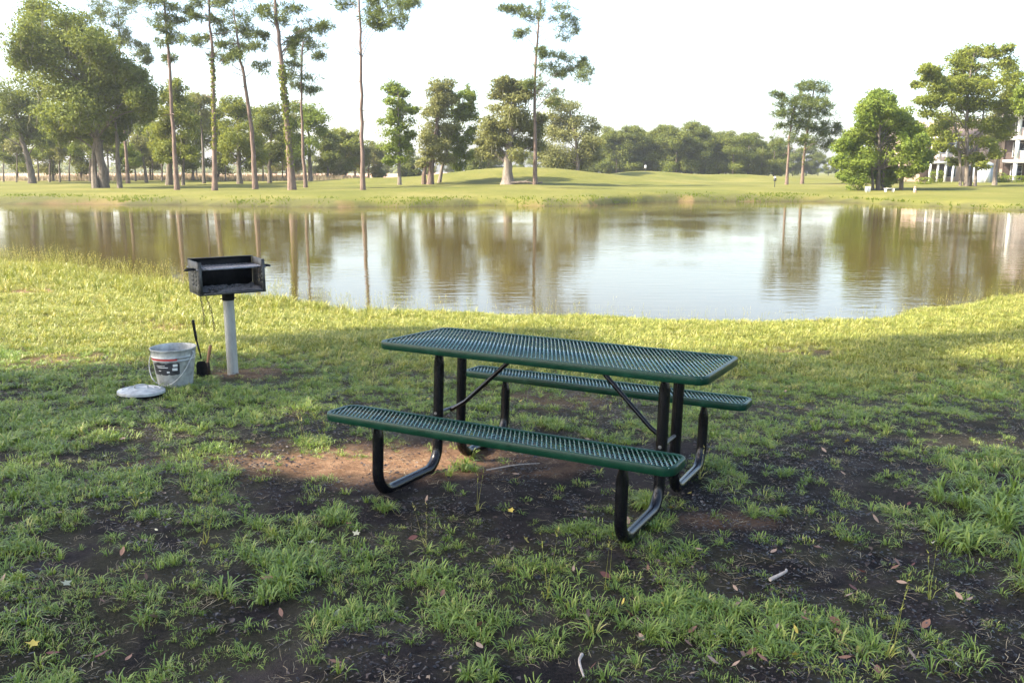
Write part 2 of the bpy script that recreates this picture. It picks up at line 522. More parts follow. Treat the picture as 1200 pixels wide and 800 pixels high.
def masks(x, y, z=None):
    if z is None: z = plane_z(x, y)
    P = np.stack([x, y, z], -1)
    px, py = to_px(P)
    front = y > 1.0
    wob = fbm(x * 3.2, y * 3.2, 41, 5)
    dirt = ellmask(px, py, DIRT, wob) * front
    tan = ellmask(px, py, TAN, fbm(x * 7, y * 7, 43, 4) * .5 + wob * .5, 1.5, .3) * front
    patch = sstep(.46, .62, fbm(x * 1.7 + 5, y * 1.7, 51, 4)) * .65 + sstep(.44, .60, fbm(x * 7, y * 7, 61, 3)) * .65
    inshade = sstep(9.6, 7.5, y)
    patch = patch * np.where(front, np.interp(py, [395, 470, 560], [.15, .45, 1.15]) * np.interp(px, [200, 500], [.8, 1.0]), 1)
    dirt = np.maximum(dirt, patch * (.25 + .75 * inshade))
    return np.clip(dirt, 0, 1), np.clip(tan, 0, 1), px, py

# ------------------------------------------------------------------ ground: one sheet to the horizon
def lines(segs):
    out = []
    for a, b, st in segs:
        out += list(np.arange(a, b - 1e-6, st))
    return np.array(out + [segs[-1][1]])
gx = lines([(-900, -200, 70), (-200, -60, 7), (-60, -16, 1.1), (-16, -6, .22), (-6, 6, .07), (6, 16, .22), (16, 60, 1.1), (60, 200, 7), (200, 900, 70)])
gy = lines([(-60, -10, 5), (-10, 1.5, .5), (1.5, 8, .055), (8, 15, .11), (15, 24, .3), (24, 44, 2), (44, 64, .25), (64, 66, .5), (66, 130, 1.2), (130, 240, 10), (240, 900, 66)])
X, Y = np.meshgrid(gx, gy)
Z = ground_z(X, Y)
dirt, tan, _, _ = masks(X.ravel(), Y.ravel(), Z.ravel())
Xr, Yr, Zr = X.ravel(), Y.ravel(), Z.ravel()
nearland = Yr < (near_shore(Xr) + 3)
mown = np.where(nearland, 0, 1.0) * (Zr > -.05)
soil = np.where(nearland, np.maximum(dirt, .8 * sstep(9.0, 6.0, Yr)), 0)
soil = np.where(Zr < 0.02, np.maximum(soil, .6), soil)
bankn = fbm(Xr * .8, Yr * .8, 77, 3)
sfar = Yr - far_shore(Xr)
edge = (sfar > -2) & (sfar < 3.5)
mown = np.where(edge, mown * sstep(.0, 1.2, sfar + (bankn - .5) * 2), mown)
tanv = np.where(nearland, tan, 0)
tanv = np.where(edge, sstep(.56, .70, bankn) * .4 * sstep(1.2, .4, sfar), tanv)
for cx, cy, sx, sy, s in ((36.5, 93, 4.5, 1.4, .9), (24, 94, 3, .8, .6), (40, 62.5, 3, 1.2, .7)):
    tanv = np.maximum(tanv, s * np.exp(-((Xr - cx) / sx) ** 2 - ((Yr - cy) / sy) ** 2))
mown = mown * (1 - tanv * (~nearland))
dry = sstep(108, 118, Yr + (bankn - .5) * 8) * sstep(-14, -24, Xr)
nx, ny = len(gx), len(gy)
i, j = np.meshgrid(np.arange(ny - 1), np.arange(nx - 1), indexing='ij')
F = np.stack([i * nx + j, i * nx + j + 1, (i + 1) * nx + j + 1, (i + 1) * nx + j], -1).reshape(-1, 4)
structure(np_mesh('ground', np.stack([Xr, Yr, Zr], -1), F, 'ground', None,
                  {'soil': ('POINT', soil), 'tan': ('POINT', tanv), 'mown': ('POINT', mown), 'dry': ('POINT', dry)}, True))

# water: a sheet that meets the banks
wx = np.linspace(-160, 160, 65)
V, F = [], []
for k, xx in enumerate(wx):
    V += [(xx, float(near_shore(xx)) - 2.5, 0), (xx, float(far_shore(xx)) + 2.5, 0)]
    if k: F.append((2 * k - 2, 2 * k, 2 * k + 1, 2 * k - 1))
structure(np_mesh('pond_water', V, np.array(F), 'water'))

# ------------------------------------------------------------------ picnic table
T_TX, T_TY, T_YAW = 0.237, 4.6302, -0.4601
TL, TW, TH = 1.83, 0.7322, 0.76
BO, BW_, BZ = 0.7141, 0.2404, 0.4509
Ry = np.array([[math.cos(T_YAW), -math.sin(T_YAW), 0], [math.sin(T_YAW), math.cos(T_YAW), 0], [0, 0, 1]])
A3 = RG @ Ry
org = CAM + RG @ (np.array([T_TX, T_TY, 0]) - np.array([0, 0, fh]))
M4 = Matrix([[*A3[0], org[0]], [*A3[1], org[1]], [*A3[2], org[2]], [0, 0, 0, 1]])
table = thing('picnic_table', 'dark green picnic table of perforated metal with attached benches on bent black legs', 'picnic table', matrix=M4)

def rounded_rect(L, W, r, n=7):
    out = []
    for cx, cy, a0 in ((L / 2 - r, W / 2 - r, 0), (-L / 2 + r, W / 2 - r, 90), (-L / 2 + r, -W / 2 + r, 180), (L / 2 - r, -W / 2 + r, 270)):
        for t in np.linspace(0, 90, n):
            out.append((cx + r * math.cos(R_(a0 + t)), cy + r * math.sin(R_(a0 + t))))
    return np.array(out)

def slab(name, L, W, r, ztop, vc, parent):
    """a rim of rounded section round the edge, with a see-through panel of crossing strands as its sub-part"""
    sec = [(.020, -.003), (.012, -.0005), (.006, 0), (.002, -.002), (0, -.007), (0, -.036), (.003, -.042), (.009, -.044), (.011, -.039), (.007, -.033), (.007, -.013), (.020, -.010)]
    m = len(sec)
    V = []
    for ins, dz in sec:
        ring = rounded_rect(L - 2 * ins, W - 2 * ins, max(r - ins, .004))
        V.append(np.concatenate([ring + [0, vc], np.full((len(ring), 1), ztop + dz)], 1))
    k = len(V[0]); V = np.concatenate(V)
    Q = [(a * k + b, a * k + (b + 1) % k, ((a + 1) % m) * k + (b + 1) % k, ((a + 1) % m) * k + b) for a in range(m) for b in range(k)]
    rim = MB().add(V, Q).build(name, 'green_coating', parent, True)
    mb = MB()
    SW, LW = .0234, .051
    hw, hl = W / 2 - .012, L / 2 - .012
    slope = SW / LW
    for fam, dz, sw_, sh_, rl_ in ((-1, 0, .0060, .005, -10), (1, -.0055, .0032, .003, 42)):
        n_ = int((hl + slope * hw) / SW) + 2
        for q in range(-n_, n_ + 1):
            u0 = q * SW
            # u = u0 + fam*slope*v ; clip to the panel
            v0, v1 = -hw, hw
            a, b = (-hl - u0) / (fam * slope), (hl - u0) / (fam * slope)
            lo, hi = max(v0, min(a, b)), min(v1, max(a, b))
            if hi - lo < .012: continue
            mb.bar((u0 + fam * slope * lo, vc + lo, ztop - .0065 + dz), (u0 + fam * slope * hi, vc + hi, ztop - .0065 + dz), sw_, sh_, R_(rl_))
    stuff(mb.build('mesh_panel', 'green_mesh', rim))
    return rim

slab('tabletop', TL, TW, .065, TH, 0, table)
slab('bench_seat', TL, BW_, .06, BZ, -BO, table)
slab('bench_seat', TL, BW_, .06, BZ, BO, table)
LEGU, LEGV, TR = 0.655, 0.13, 0.029
for su in (-1, 1):
    for sv in (-1, 1):
        u, ud = su * LEGU, .012 * sv
        pth = fillet([(u, sv * LEGV, TH - .016), (u, sv * LEGV, TH - .12), (u, sv * LEGV, TR), (u, sv * BO, TR), (u, sv * BO, BZ - .12), (u, sv * BO, BZ - .014)], .12, 8)
        # the straight corner pieces that fillet leaves untouched are fine; squash the two ends flat
        L = np.concatenate([[0], np.cumsum(np.linalg.norm(np.diff(pth, axis=0), axis=1))])
        pts, sq = [], []
        s_all = np.unique(np.concatenate([L, np.linspace(0, .14, 8), L[-1] - np.linspace(0, .14, 8)]))
        for s in s_all:
            pts.append([np.interp(s, L, pth[:, q]) for q in range(3)])
            e = min(s, L[-1] - s)
            f = sstep(.02, .12, e)
            sq.append((.32 + .68 * f, 1.28 - .28 * f))
        MB().tube(pts, TR, 16, True, sq).build('leg', 'black_paint', table, True)
    cr = MB()
    cr.bar((su * LEGU, -TW / 2 + .03, TH - .028), (su * LEGU, TW / 2 - .03, TH - .028), .035, .022)
    cr.build('cross_bar', 'black_paint', table)
    for sv in (-1, 1):
        MB().bar((su * LEGU, sv * BO - BW_ / 2 + .02, BZ - .026), (su * LEGU, sv * BO + BW_ / 2 - .02, BZ - .026), .04, .02).build('seat_bracket', 'black_paint', table)
    MB().tube([(su * LEGU, -LEGV - .03, .345), (su * LEGU, LEGV + .03, .345)], .009, 8).build('tie_bolt', 'grate_steel', table, True)
    br = fillet([(su * (LEGU - .005), 0, .335), (su * (LEGU - .10), 0, .395), (su * .22, 0, TH - .045), (su * .15, 0, TH - .03)], .05, 4)
    MB().tube(br, .0125, 10).build('cross_brace', 'black_paint', table, True)
MB().bar((-.21, 0, TH - .022), (.21, 0, TH - .022), .05, .012).build('brace_plate', 'black_paint', table)

# ------------------------------------------------------------------ park grill
gb = gp(273, 436)
gz = float(ground_z(gb[0:1], gb[1:2])[0])
GYAW = R_(33)
grill = thing('park_grill', 'black open charcoal grill box on a pale grey metal post by the pond', 'grill', (gb[0], gb[1], gz), GYAW)
# local: front faces -y, x to the viewer's right
GW, GD, GH, GB = .56, .36, .275, .735
MB().tube([(0, 0, -.1), (0, 0, GB - .055)], .047, 24).build('post', 'galvanised_post', grill, True)
MB().tube([(0, 0, GB - .075), (0, 0, GB)], .052, 24).build('sleeve', 'sooty_steel', grill, True)
MB().tube([(-.07, 0, GB - .06), (.07, 0, GB - .06)], .006, 8).build('pivot_bolt', 'rust_steel', grill, True)
MB().box((0, 0, GB + .004), (GW, GD, .008)).build('firebox_floor', 'weathered_steel', grill)
MB().box((0, GD / 2 - .004, GB + .008 + GH / 2), (GW - .017, .008, GH - .001)).build('back_panel', 'sooty_steel', grill)

def side_panel(sx):
    """sheet with two toothed slots that hold the grate, cut as real holes"""
    ys = [-GD / 2, -.115, -.105, -.093, -.083, -.02, -.010, .002, .012, GD / 2]
    zs = list(np.linspace(.065, .205, 13)); zs = [0.0] + zs + [GH]
    t = .005
    mb = MB()
    cells = []
    for a in range(len(ys) - 1):
        for b in range(len(zs) - 1):
            hole = False
            if 1 <= b <= 12:
                tooth = b % 3
                if a in (2, 6): hole = True
                if a in (3, 7) and tooth == 1: hole = True
                if a in (1, 5) and tooth == 2: hole = True
            if not hole: cells.append((a, b))
    S = set(cells)
    xs = sx * (GW / 2 - t / 2)
    for a, b in cells:
        y0, y1, z0, z1 = ys[a], ys[a + 1], GB + .008 + zs[b], GB + .008 + zs[b + 1]
        c = np.array([(xs + d, yy, zz) for d in (-t / 2, t / 2) for yy, zz in ((y0, z0), (y1, z0), (y1, z1), (y0, z1))])
        Q = [(0, 3, 2, 1), (4, 5, 6, 7)]
        if (a, b - 1) not in S: Q.append((0, 1, 5, 4))
        if (a + 1, b) not in S: Q.append((1, 2, 6, 5))
        if (a, b + 1) not in S: Q.append((2, 3, 7, 6))
        if (a - 1, b) not in S: Q.append((3, 0, 4, 7))
        mb.add(c, Q)
    # folded front flange
    mb.box((xs - sx * .012, -GD / 2 - .003, GB + .008 + GH / 2), (.026, .005, GH))
    return mb.build('side_panel', 'weathered_steel', grill)
side_panel(-1); side_panel(1)
MB().box((0, -GD / 2 - .0035, GB + .012), (GW - .06, .006, .022)).build('front_lip', 'weathered_steel', grill)
MB().box((0, GD / 2 - .012, GB + GH + .012), (GW + .004, .026, .006)).build('top_flange', 'weathered_steel', grill)
gr = MB()
zg = GB + .222
for q in range(18):
    xx = -GW / 2 + .03 + q * (GW - .06) / 17
    gr.tube([(xx, -GD / 2 + .012, zg), (xx, GD / 2 - .02, zg)], .0055, 6)
for yy in (-GD / 2 + .012, GD / 2 - .02): gr.bar((-GW / 2 - .012, yy, zg - .004), (GW / 2 + .012, yy, zg - .004), .012, .012)
grate = gr.build('cooking_grate', 'grate_steel', grill)
for sx in (-1, 1):
    x0 = sx * (GW / 2 - .01)
    pth = smooth_path([(x0, -.10, zg - .004), (x0 + sx * .055, -.10, zg - .004), (x0 + sx * .085, -.085, zg - .008), (x0 + sx * .085, -.055, zg - .008), (x0 + sx * .055, -.04, zg - .004), (x0, -.04, zg - .004)], 5)
    MB().tube(pth, .009, 8).build('grate_handle', 'sooty_steel', grate, True)
# ash heap inside
an = []
k = 26
xs_, ys_ = np.meshgrid(np.linspace(-GW / 2 + .012, GW / 2 - .012, 30), np.linspace(-GD / 2 + .014, GD / 2 - .014, 18))
hz = GB + .014 + .008 + .035 * np.clip(fbm(xs_ * 34, ys_ * 34, 91, 3) - .35, 0, 1) + .022 * sstep(-.1, .17, ys_) * fbm(xs_ * 20, ys_ * 20, 97, 2)
i, j = np.meshgrid(np.arange(17), np.arange(29), indexing='ij')
ash = np_mesh('ash', np.stack([xs_.ravel(), ys_.ravel(), hz.ravel()], -1), np.stack([i * 30 + j, i * 30 + j + 1, (i + 1) * 30 + j + 1, (i + 1) * 30 + j], -1).reshape(-1, 4), 'ash', grill, None, True)
stuff(ash)
for q in range(16):
    cx, cy = rng.uniform(-GW / 2 + .05, GW / 2 - .05), rng.uniform(-GD / 2 + .03, .08)
    mb = MB()
    r = rng.uniform(.012, .024)
    ico = np.array([(1, 0, 0), (-1, 0, 0), (0, 1, 0), (0, -1, 0), (0, 0, 1), (0, 0, -1)]) * rng.uniform(.7, 1.2, (6, 3)) * r
    mb.add(ico + [cx, cy, GB + .036], T=[(0, 2, 4), (2, 1, 4), (1, 3, 4), (3, 0, 4), (2, 0, 5), (1, 2, 5), (3, 1, 5), (0, 3, 5)])
    mb.build('charcoal_lump', 'ash', grill)
# chain from the box to the shovel
def chain(a, b, sag, parent):
    a, b = np.asarray(a, float), np.asarray(b, float)
    n_ = max(6, int(np.linalg.norm(b - a) / .022))
    mb = MB()
    for q in range(n_):
        t = (q + .5) / n_
        c = a + (b - a) * t + np.array([sag * math.sin(math.pi * t), 0, 0])
        an = np.linspace(0, 2 * math.pi, 11)[:-1]
        ax = np.array([1, 0, 0]) if q % 2 else np.array([0, 1.0, 0])
        ring = [c + ax * .007 * math.cos(s) + np.array([0, 0, .015]) * math.sin(s) for s in an]
        mb.tube(ring + [ring[0]], .0022, 5, False)
    return mb.build('chain', 'rust_steel', parent, True)
chain((-GW / 2 + .01, -.16, GB), (-GW / 2 + .03, -.15, .50), .004, grill)
chain((-GW / 2 + .06, -.13, GB), (-GW / 2 + .12, -.10, .42), .012, grill)

# ------------------------------------------------------------------ ash bucket, its lid, hearth tools
def place(px, py):
    q = gp(px, py)
    return (q[0], q[1], float(ground_z(q[0:1], q[1:2])[0]))
bl = place(206, 449)
bucket = thing('ash_bucket', 'grey galvanised ash bucket with a torn dark label beside the grill', 'bucket', bl, R_(-8))
RB, RT_, HB = .145, .192, .325
rad = lambda z: RB + (RT_ - RB) * z / HB
prof = [(0.001, .004), (RB - .004, .004), (RB, 0), (RB + .003, .012)]
for z in (.03, .06, .09, .12, .15, .18, .21): prof.append((rad(z), z))
for zc in (.235, .262):
    prof += [(rad(zc - .008), zc - .008), (rad(zc) + .006, zc), (rad(zc + .008), zc + .008)]
prof += [(rad(.30), .30), (RT_, .318), (RT_ + .006, .324), (RT_ + .005, .331), (RT_ - .002, .331), (RT_ - .004, .324), (rad(.3) - .004, .30), (rad(.2) - .004, .2), (rad(.1) - .004, .1), (RB - .006, .012), (.001, .012)]
MB().lathe(prof, 44).build('pail', 'galvanised', bucket, True)
def patch(z0, z1, a0, a1, off, mat, parent, name, ragged=0):
    n_ = 16
    V, Q = [], []
    for q in range(n_ + 1):
        a = a0 + (a1 - a0) * q / n_
        r0 = ragged * rng.uniform(-1, 1); r1 = ragged * rng.uniform(-1, 1)
        for z, rr in ((z0 + r0, 0), (z1 + r1, 0)):
            rr = rad(z) + off
            V.append((rr * math.cos(a), rr * math.sin(a), z))
    for q in range(n_): Q.append((2 * q, 2 * q + 2, 2 * q + 3, 2 * q + 1))
    return MB().add(V, Q).build(name, mat, parent, True)
A0 = R_(-90) + R_(6)
lab = patch(.118, .222, A0 - .78, A0 + .66, .0022, 'label_black', bucket, 'label', .006)
patch(.243, .258, A0 - .88, A0 + .55, .0085, 'label_red', bucket, 'red_band')
for z0, z1, a0, a1 in ((.155, .178, .30, .55), (.19, .212, .34, .56), (.135, .150, .02, .16), (.18, .186, -.5, .1), (.196, .200, -.55, -.05), (.15, .156, -.45, -.3)):
    patch(z0, z1, A0 + a0, A0 + a1, .0036, 'label_white', lab, 'print')
bail = smooth_path([(-RT_ - .004, -.02, .285), (-RT_ + .005, -.09, .20), (-.13, -.165, .10), (-.06, -.185, .045), (.02, -.190, .03), (.10, -.175, .07), (.165, -.12, .155), (RT_ + .002, -.05, .25), (RT_ + .004, -.01, .285)], 6)
MB().tube(bail, .0042, 8).build('bail_handle', 'galvanised', bucket, True)
for sx in (-1, 1): MB().box((sx * (RT_ + .002), -.012, .287), (.012, .035, .035)).build('handle_ear', 'galvanised', bucket, bevel=.004)
bucket.scale = (.92, .92, .95)
st = MB().lathe([(.001, .272), (.06, .285), (.12, .27), (rad(.262) - .008, .262)], 24).build('ash_fill', 'ash', bucket, True)

ll = place(166, 462)
lid = thing('bucket_lid', 'round grey metal lid with ridges lying in the grass by the bucket', 'lid', (ll[0], ll[1], ll[2] + .034), R_(15))
lid.rotation_euler = (R_(-1.5), R_(2), R_(15)); lid.scale = (.88, .88, .8)
prof = [(.001, .026), (.05, .026), (.056, .030), (.064, .026), (.10, .023), (.106, .028), (.114, .022), (.15, .018), (.156, .023), (.166, .017), (.19, .012), (.197, .006), (.199, -.016), (.196, -.016), (.194, .002), (.001, .012)]
MB().lathe(prof, 44).build('lid_disc', 'galvanised', lid, True)
MB().tube(smooth_path([(-.055, 0, .026), (-.05, 0, .052), (-.02, 0, .062), (.02, 0, .062), (.05, 0, .052), (.055, 0, .026)], 5), .006, 8).build('lid_handle', 'galvanised', lid, True)

sv_ = place(237, 438)
shovel = thing('coal_shovel', 'small black coal shovel standing upright against the bucket', 'shovel', sv_, R_(20))
top = (-.045, .02, .50)
MB().tube(smooth_path([(0, 0, .16), (-.012, .004, .24), (-.03, .012, .34), top], 5), [.006] * 5 + [.008] * 5 + [.012] * 6, 10).build('handle', 'black_paint', shovel, True)
sh = MB()
ex, ey = np.linspace(-.055, .055, 9), np.linspace(0, .17, 6)
V, Q = [], []
for lay in (0, .003):
    for y in ey:
        for x in ex:
            V.append((x * (1 - .25 * (y / .17 > .85)), -.02 + lay + .03 * (x / .055) ** 2 * -1, y))
kk = len(ex); tot = kk * len(ey)
for a in range(len(ey) - 1):
    for b in range(kk - 1):
        q0 = a * kk + b
        Q += [(q0, q0 + 1, q0 + kk + 1, q0 + kk), (tot + q0, tot + q0 + kk, tot + q0 + kk + 1, tot + q0 + 1)]
sh.add(np.array(V) * [.8, .8, .82], Q).build('blade', 'sooty_steel', shovel, True)
sc = place(243, 437)
scr = thing('grill_scraper', 'short wooden handled scraper leaning beside the coal shovel', 'scraper', sc, R_(10))
MB().tube([(.01, 0, .12), (.02, .01, .18), (.035, .02, .25), (.04, .022, .27)], [.010, .014, .014, .009], 10).build('handle', 'handle_wood', scr, True)
MB().prism([(-.03, 0), (.03, 0), (.018, .10), (.008, .14), (-.008, .14), (-.018, .10)], (0, 0, 0), (1, 0, 0), (.07, .04, 1), (0, 1, 0), .004).build('blade', 'rust_steel', scr)

# ------------------------------------------------------------------ trees
def unit(v): return v / (np.linalg.norm(v, axis=-1, keepdims=True) + 1e-9)

def leaf_quads(C, size, tint, nrm=None, aspect=.6, rg=rng):
    """one small four-sided leaf (a slightly folded rhombus) per centre"""
    n = len(C)
    d = unit(rg.normal(size=(n, 3)))
    if nrm is None: nr = unit(rg.normal(size=(n, 3)))
    else: nr = unit(nrm + rg.normal(size=(n, 3)) * .7)
    a = unit(np.cross(nr, d)); b = np.cross(nr, a)
    s = np.asarray(size).reshape(-1, 1) * np.ones((n, 1))
    V = np.stack([C - a * s * .5, C + b * s * .5 * aspect, C + a * s * .5, C - b * s * .5 * aspect], 1).reshape(-1, 3)
    F = np.arange(4 * n).reshape(-1, 4)
    return V, F, tint

def clumps(blobs, per, leaf, seed, flat=1.0, density=1.0, sub=.50):
    """blobs: centre (3), radii (3). Each blob holds several sub-clumps on and in it; each sub-clump a cloud of leaves."""
    rg = np.random.default_rng(seed)
    Cs, Ts, Ns = [], [], []
    for c, r in blobs:
        c, r = np.asarray(c), np.asarray(r)
        k = max(5, int(13 * density))
        for q in range(k):
            d = unit(rg.normal(size=3)); d[2] = d[2] * .8 + .1
            cc = c + d * r * rg.uniform(.30, 1.0)
            sr = r.mean() * sub * rg.uniform(.4, 1.5)
            n_ = int(3.4 * per / k * (sr / (r.mean() * sub)) ** 2) + 3
            dd = unit(rg.normal(size=(n_, 3))); rad_ = rg.uniform(.1, 1.0, (n_, 1)) ** .5 * np.where(rg.uniform(size=(n_, 1)) < .12, rg.uniform(1.0, 1.7, (n_, 1)), 1)
            pts = cc + dd * rad_ * sr * np.array([1.15, 1.15, .75 * flat])
            Cs.append(pts)
            Ns.append(dd * .7 + d * .4 + np.array([0, 0, .35]))
            Ts.append(np.clip(rg.uniform(.15, .85) * .6 + rg.uniform(0, 1, n_) * .45, 0, 1))
    C = np.concatenate(Cs); T = np.concatenate(Ts); N = np.concatenate(Ns)
    V, F, T = leaf_quads(C, leaf * .80 * rg.uniform(.5, 1.35, len(C)), T, N, .55, rg)
    return V, F, T

def needle_tufts(blobs, per, length, seed):
    """pine foliage: radiating bundles of narrow needle blades"""
    rg = np.random.default_rng(seed)
    C = []
    for c, r in blobs:
        c, r = np.asarray(c), np.asarray(r)
        k = 6
        for q in range(k):
            d = unit(rg.normal(size=3))
            cc = c + d * r * np.array([1.2, 1.2, 1.0]) * rg.uniform(.2, 1.05)
            n_ = max(2, int(per / k))
            C.append(cc + unit(rg.normal(size=(n_, 3))) * rg.uniform(0, 1, (n_, 1)) ** .6 * r * np.array([.62, .62, .5]) * np.where(rg.uniform(size=(n_, 1)) < .2, 1.9, 1))
    C = np.concatenate(C)
    n = len(C); nb = 16
    C = np.repeat(C, nb, 0)
    d = unit(rg.normal(size=(n * nb, 3)) + [0, 0, .25])
    L = length * rg.uniform(.6, 1.15, (n * nb, 1))
    sd = unit(np.cross(d, rg.normal(size=(n * nb, 3)))) * L * .062
    V = np.stack([C - sd * .6, C + d * L * .6 - sd, C + d * L, C + d * L * .6 + sd], 1).reshape(-1, 3)
    T = np.clip(np.repeat(rg.uniform(0, .7, n), nb) + rg.uniform(0, .35, n * nb), 0, 1)
    return V, np.arange(4 * n * nb).reshape(-1, 4), T

def moss_strands(blobs, count, seed, lmin=.3, lmax=1.5):
    rg = np.random.default_rng(seed)
    V, F, T = [], [], []
    for q in range(count):
        c, r = blobs[rg.integers(len(blobs))]
        d = unit(rg.normal(size=3)); d[2] = -abs(d[2]) * .4
        p0 = np.asarray(c) + d * np.asarray(r) * .9
        L = rg.uniform(lmin, lmax) * rg.uniform(.4, 1); a = rg.uniform(0, math.pi)
        sd = np.array([math.cos(a), math.sin(a), 0]) * rg.uniform(.025, .06)
        b = len(V)
        mid_ = p0 + [rg.normal() * .08, rg.normal() * .08, -L * .55]
        V += [p0 - sd * .6, p0 + sd * .6, mid_ + sd, mid_ - sd, p0 + np.array([rg.normal() * .12, rg.normal() * .12, -L])]
        F += [(b, b + 1, b + 2), (b, b + 2, b + 3), (b + 3, b + 2, b + 4)]
        T += [rg.uniform(0, 1)] * 3
    return np.array(V), np.array(F), np.array(T)

def limbs_to(mb, trunk, blobs, r0, rg, frac=1.0, k=6):
    """tapered limbs from the trunk line to the blobs"""
    tr = np.asarray(trunk)
    for c, r in blobs:
        if rg.uniform() > frac: continue
        c = np.asarray(c)
        # start below the blob on the trunk
        z = c[2] - rg.uniform(.25, .6) * np.linalg.norm(c[:2] - tr[-1][:2]) - .4
        z = np.clip(z, tr[0][2] + .25 * (tr[-1][2] - tr[0][2]), tr[-1][2])
        s = np.array([np.interp(z, tr[:, 2], tr[:, q]) for q in range(3)])
        mid_ = (s + c) / 2 + np.array([0, 0, .12 * np.linalg.norm(c - s)]) + rg.normal(size=3) * .12
        t = (z - tr[0][2]) / max(tr[-1][2] - tr[0][2], .1)
        rr = max(r0 * (1 - .75 * t) * .34, .025)
        p = smooth_path([s, mid_, c], 4)
        mb.tube(p, np.linspace(rr, rr * .22, len(p)), k, False)

def px_blobs(d, lst, rg, base_xy, depth=1.0):
    """pixel blobs (px, py, rx, ry) at distance d -> blobs in the place; the depth spreads like the width"""
    sc_ = d / FPX
    xs = [b[0] for b in lst]
    half = (max(xs) - min(xs)) / 2 * sc_
    out = []
    for px, py, rx, ry in lst:
        dy = rg.uniform(-1, 1) * half * .75 * depth
        c = at(px, py, d + dy)
        r = (rx * sc_ * 1.05, (rx * .5 + ry * .5) * sc_ * 1.1, ry * sc_ * 1.15)
        out.append((c, np.array(r)))
    return out

def make_tree(name, label, d, base_px, trunk_px, blobs_px, mat='oak_leaves', barkm='oak_bark', tr=.3, per=260, leaf=.30, kind='leaf', moss=0, seed=1,
              group=None, density=1.0, limb=1.0, vine=None, cat='tree', extra=None, flare=1.35, sub=.50, depth=1.0, second=None, fill=.6):
    rg = np.random.default_rng(seed)
    b = gpt(base_px, d)
    T = [b + [0, 0, -.25]] + [at(px, py, d) for px, py in trunk_px]
    tp = smooth_path(T, 5)
    tp[3:-1] += np.random.default_rng(seed + 77).normal(size=(len(tp) - 4, 3)) * [.03, .03, 0]
    root = thing(name, label, cat, tuple(b), 0, group)
    blobs = px_blobs(d, blobs_px, rg, b, depth)
    t = np.linspace(0, 1, len(tp))
    rr = tr * (1 - .72 * t) * (1 + (flare - 1) * np.exp(-t * 14))
    mb = MB(); mb.tube(tp - b, rr, 9)
    if limb: limbs_to(mb, tp - b, [(c - b, r) for c, r in blobs], tr, rg, limb)
    if kind == 'pine':                               # dead stubs below the crown, and a slightly crooked stem
        for q in range(9):
            f = rg.uniform(.3, .85); p0 = tp[int(f * (len(tp) - 1))] - b; a_ = rg.uniform(0, 6.283); l_ = rg.uniform(.3, 1.6)
            p2 = p0 + np.array([math.cos(a_), math.sin(a_), rg.uniform(-.2, .4)]) * l_
            mb.tube(smooth_path([p0, (p0 + p2) / 2 + rg.normal(size=3) * .08, p2], 3), np.linspace(.035, .012, 7), 5, False)
    mb.build('trunk', barkm, root, True)
    for s2 in (second or []):
        T2 = [gpt(s2[0], d + rg.uniform(-.8, .8)) + [0, 0, -.25]] + [at(px, py, d) for px, py in s2[2]]
        t2 = smooth_path(T2, 5)
        MB().tube(t2 - b, s2[1] * (1 - .7 * np.linspace(0, 1, len(t2))), 8).build('trunk', barkm, root, True)
    lb = [(c - b, r) for c, r in blobs]
    if kind != 'pine':                               # fill between neighbouring boughs so that the crown is one mass
        cs = np.array([c for c, r in lb]); add = []
        for q in range(int(len(lb) * fill)):
            a_ = rg.integers(len(lb)); nn = np.argsort(np.linalg.norm(cs - cs[a_], axis=1))[1:5]
            b_ = nn[rg.integers(len(nn))]; t_ = rg.uniform(.3, .7)
            add.append((cs[a_] * (1 - t_) + cs[b_] * t_ + rg.normal(size=3) * lb[a_][1] * .35, (lb[a_][1] + lb[b_][1]) / 2 * rg.uniform(.7, 1.05)))
        lb = lb + add
    if kind == 'pine': V, F, Tt = needle_tufts(lb, per, leaf, seed)
    else: V, F, Tt = clumps(lb, per, leaf, seed, 1.0, density, sub)
    np_mesh('crown', V, F, mat, root, {'tint': ('FACE', Tt)})
    if moss:
        V, F, Tt = moss_strands(lb, moss, seed + 3)
        stuff(np_mesh('hanging_moss', V, F, 'moss', root, {'tint': ('FACE', Tt)}))
    if vine:
        z0, z1, cnt = vine
        zz = rg.uniform(z0, z1, cnt)
        C = np.stack([np.interp(zz, (tp - b)[:, 2], (tp - b)[:, q]) for q in range(3)], 1)
        rad_ = tr * .8
        an_ = rg.uniform(0, 2 * math.pi, cnt)
        C[:, 0] += np.cos(an_) * rad_ * rg.uniform(.7, 1.5, cnt); C[:, 1] += np.sin(an_) * rad_ * rg.uniform(.7, 1.5, cnt)
        V, F, Tt = leaf_quads(C, rg.uniform(.12, .26, cnt), rg.uniform(0, 1, cnt), None, .7, rg)
        stuff(np_mesh('vine', V, F, 'yellow_green_leaves', root, {'tint': ('FACE', Tt)}))
    return root

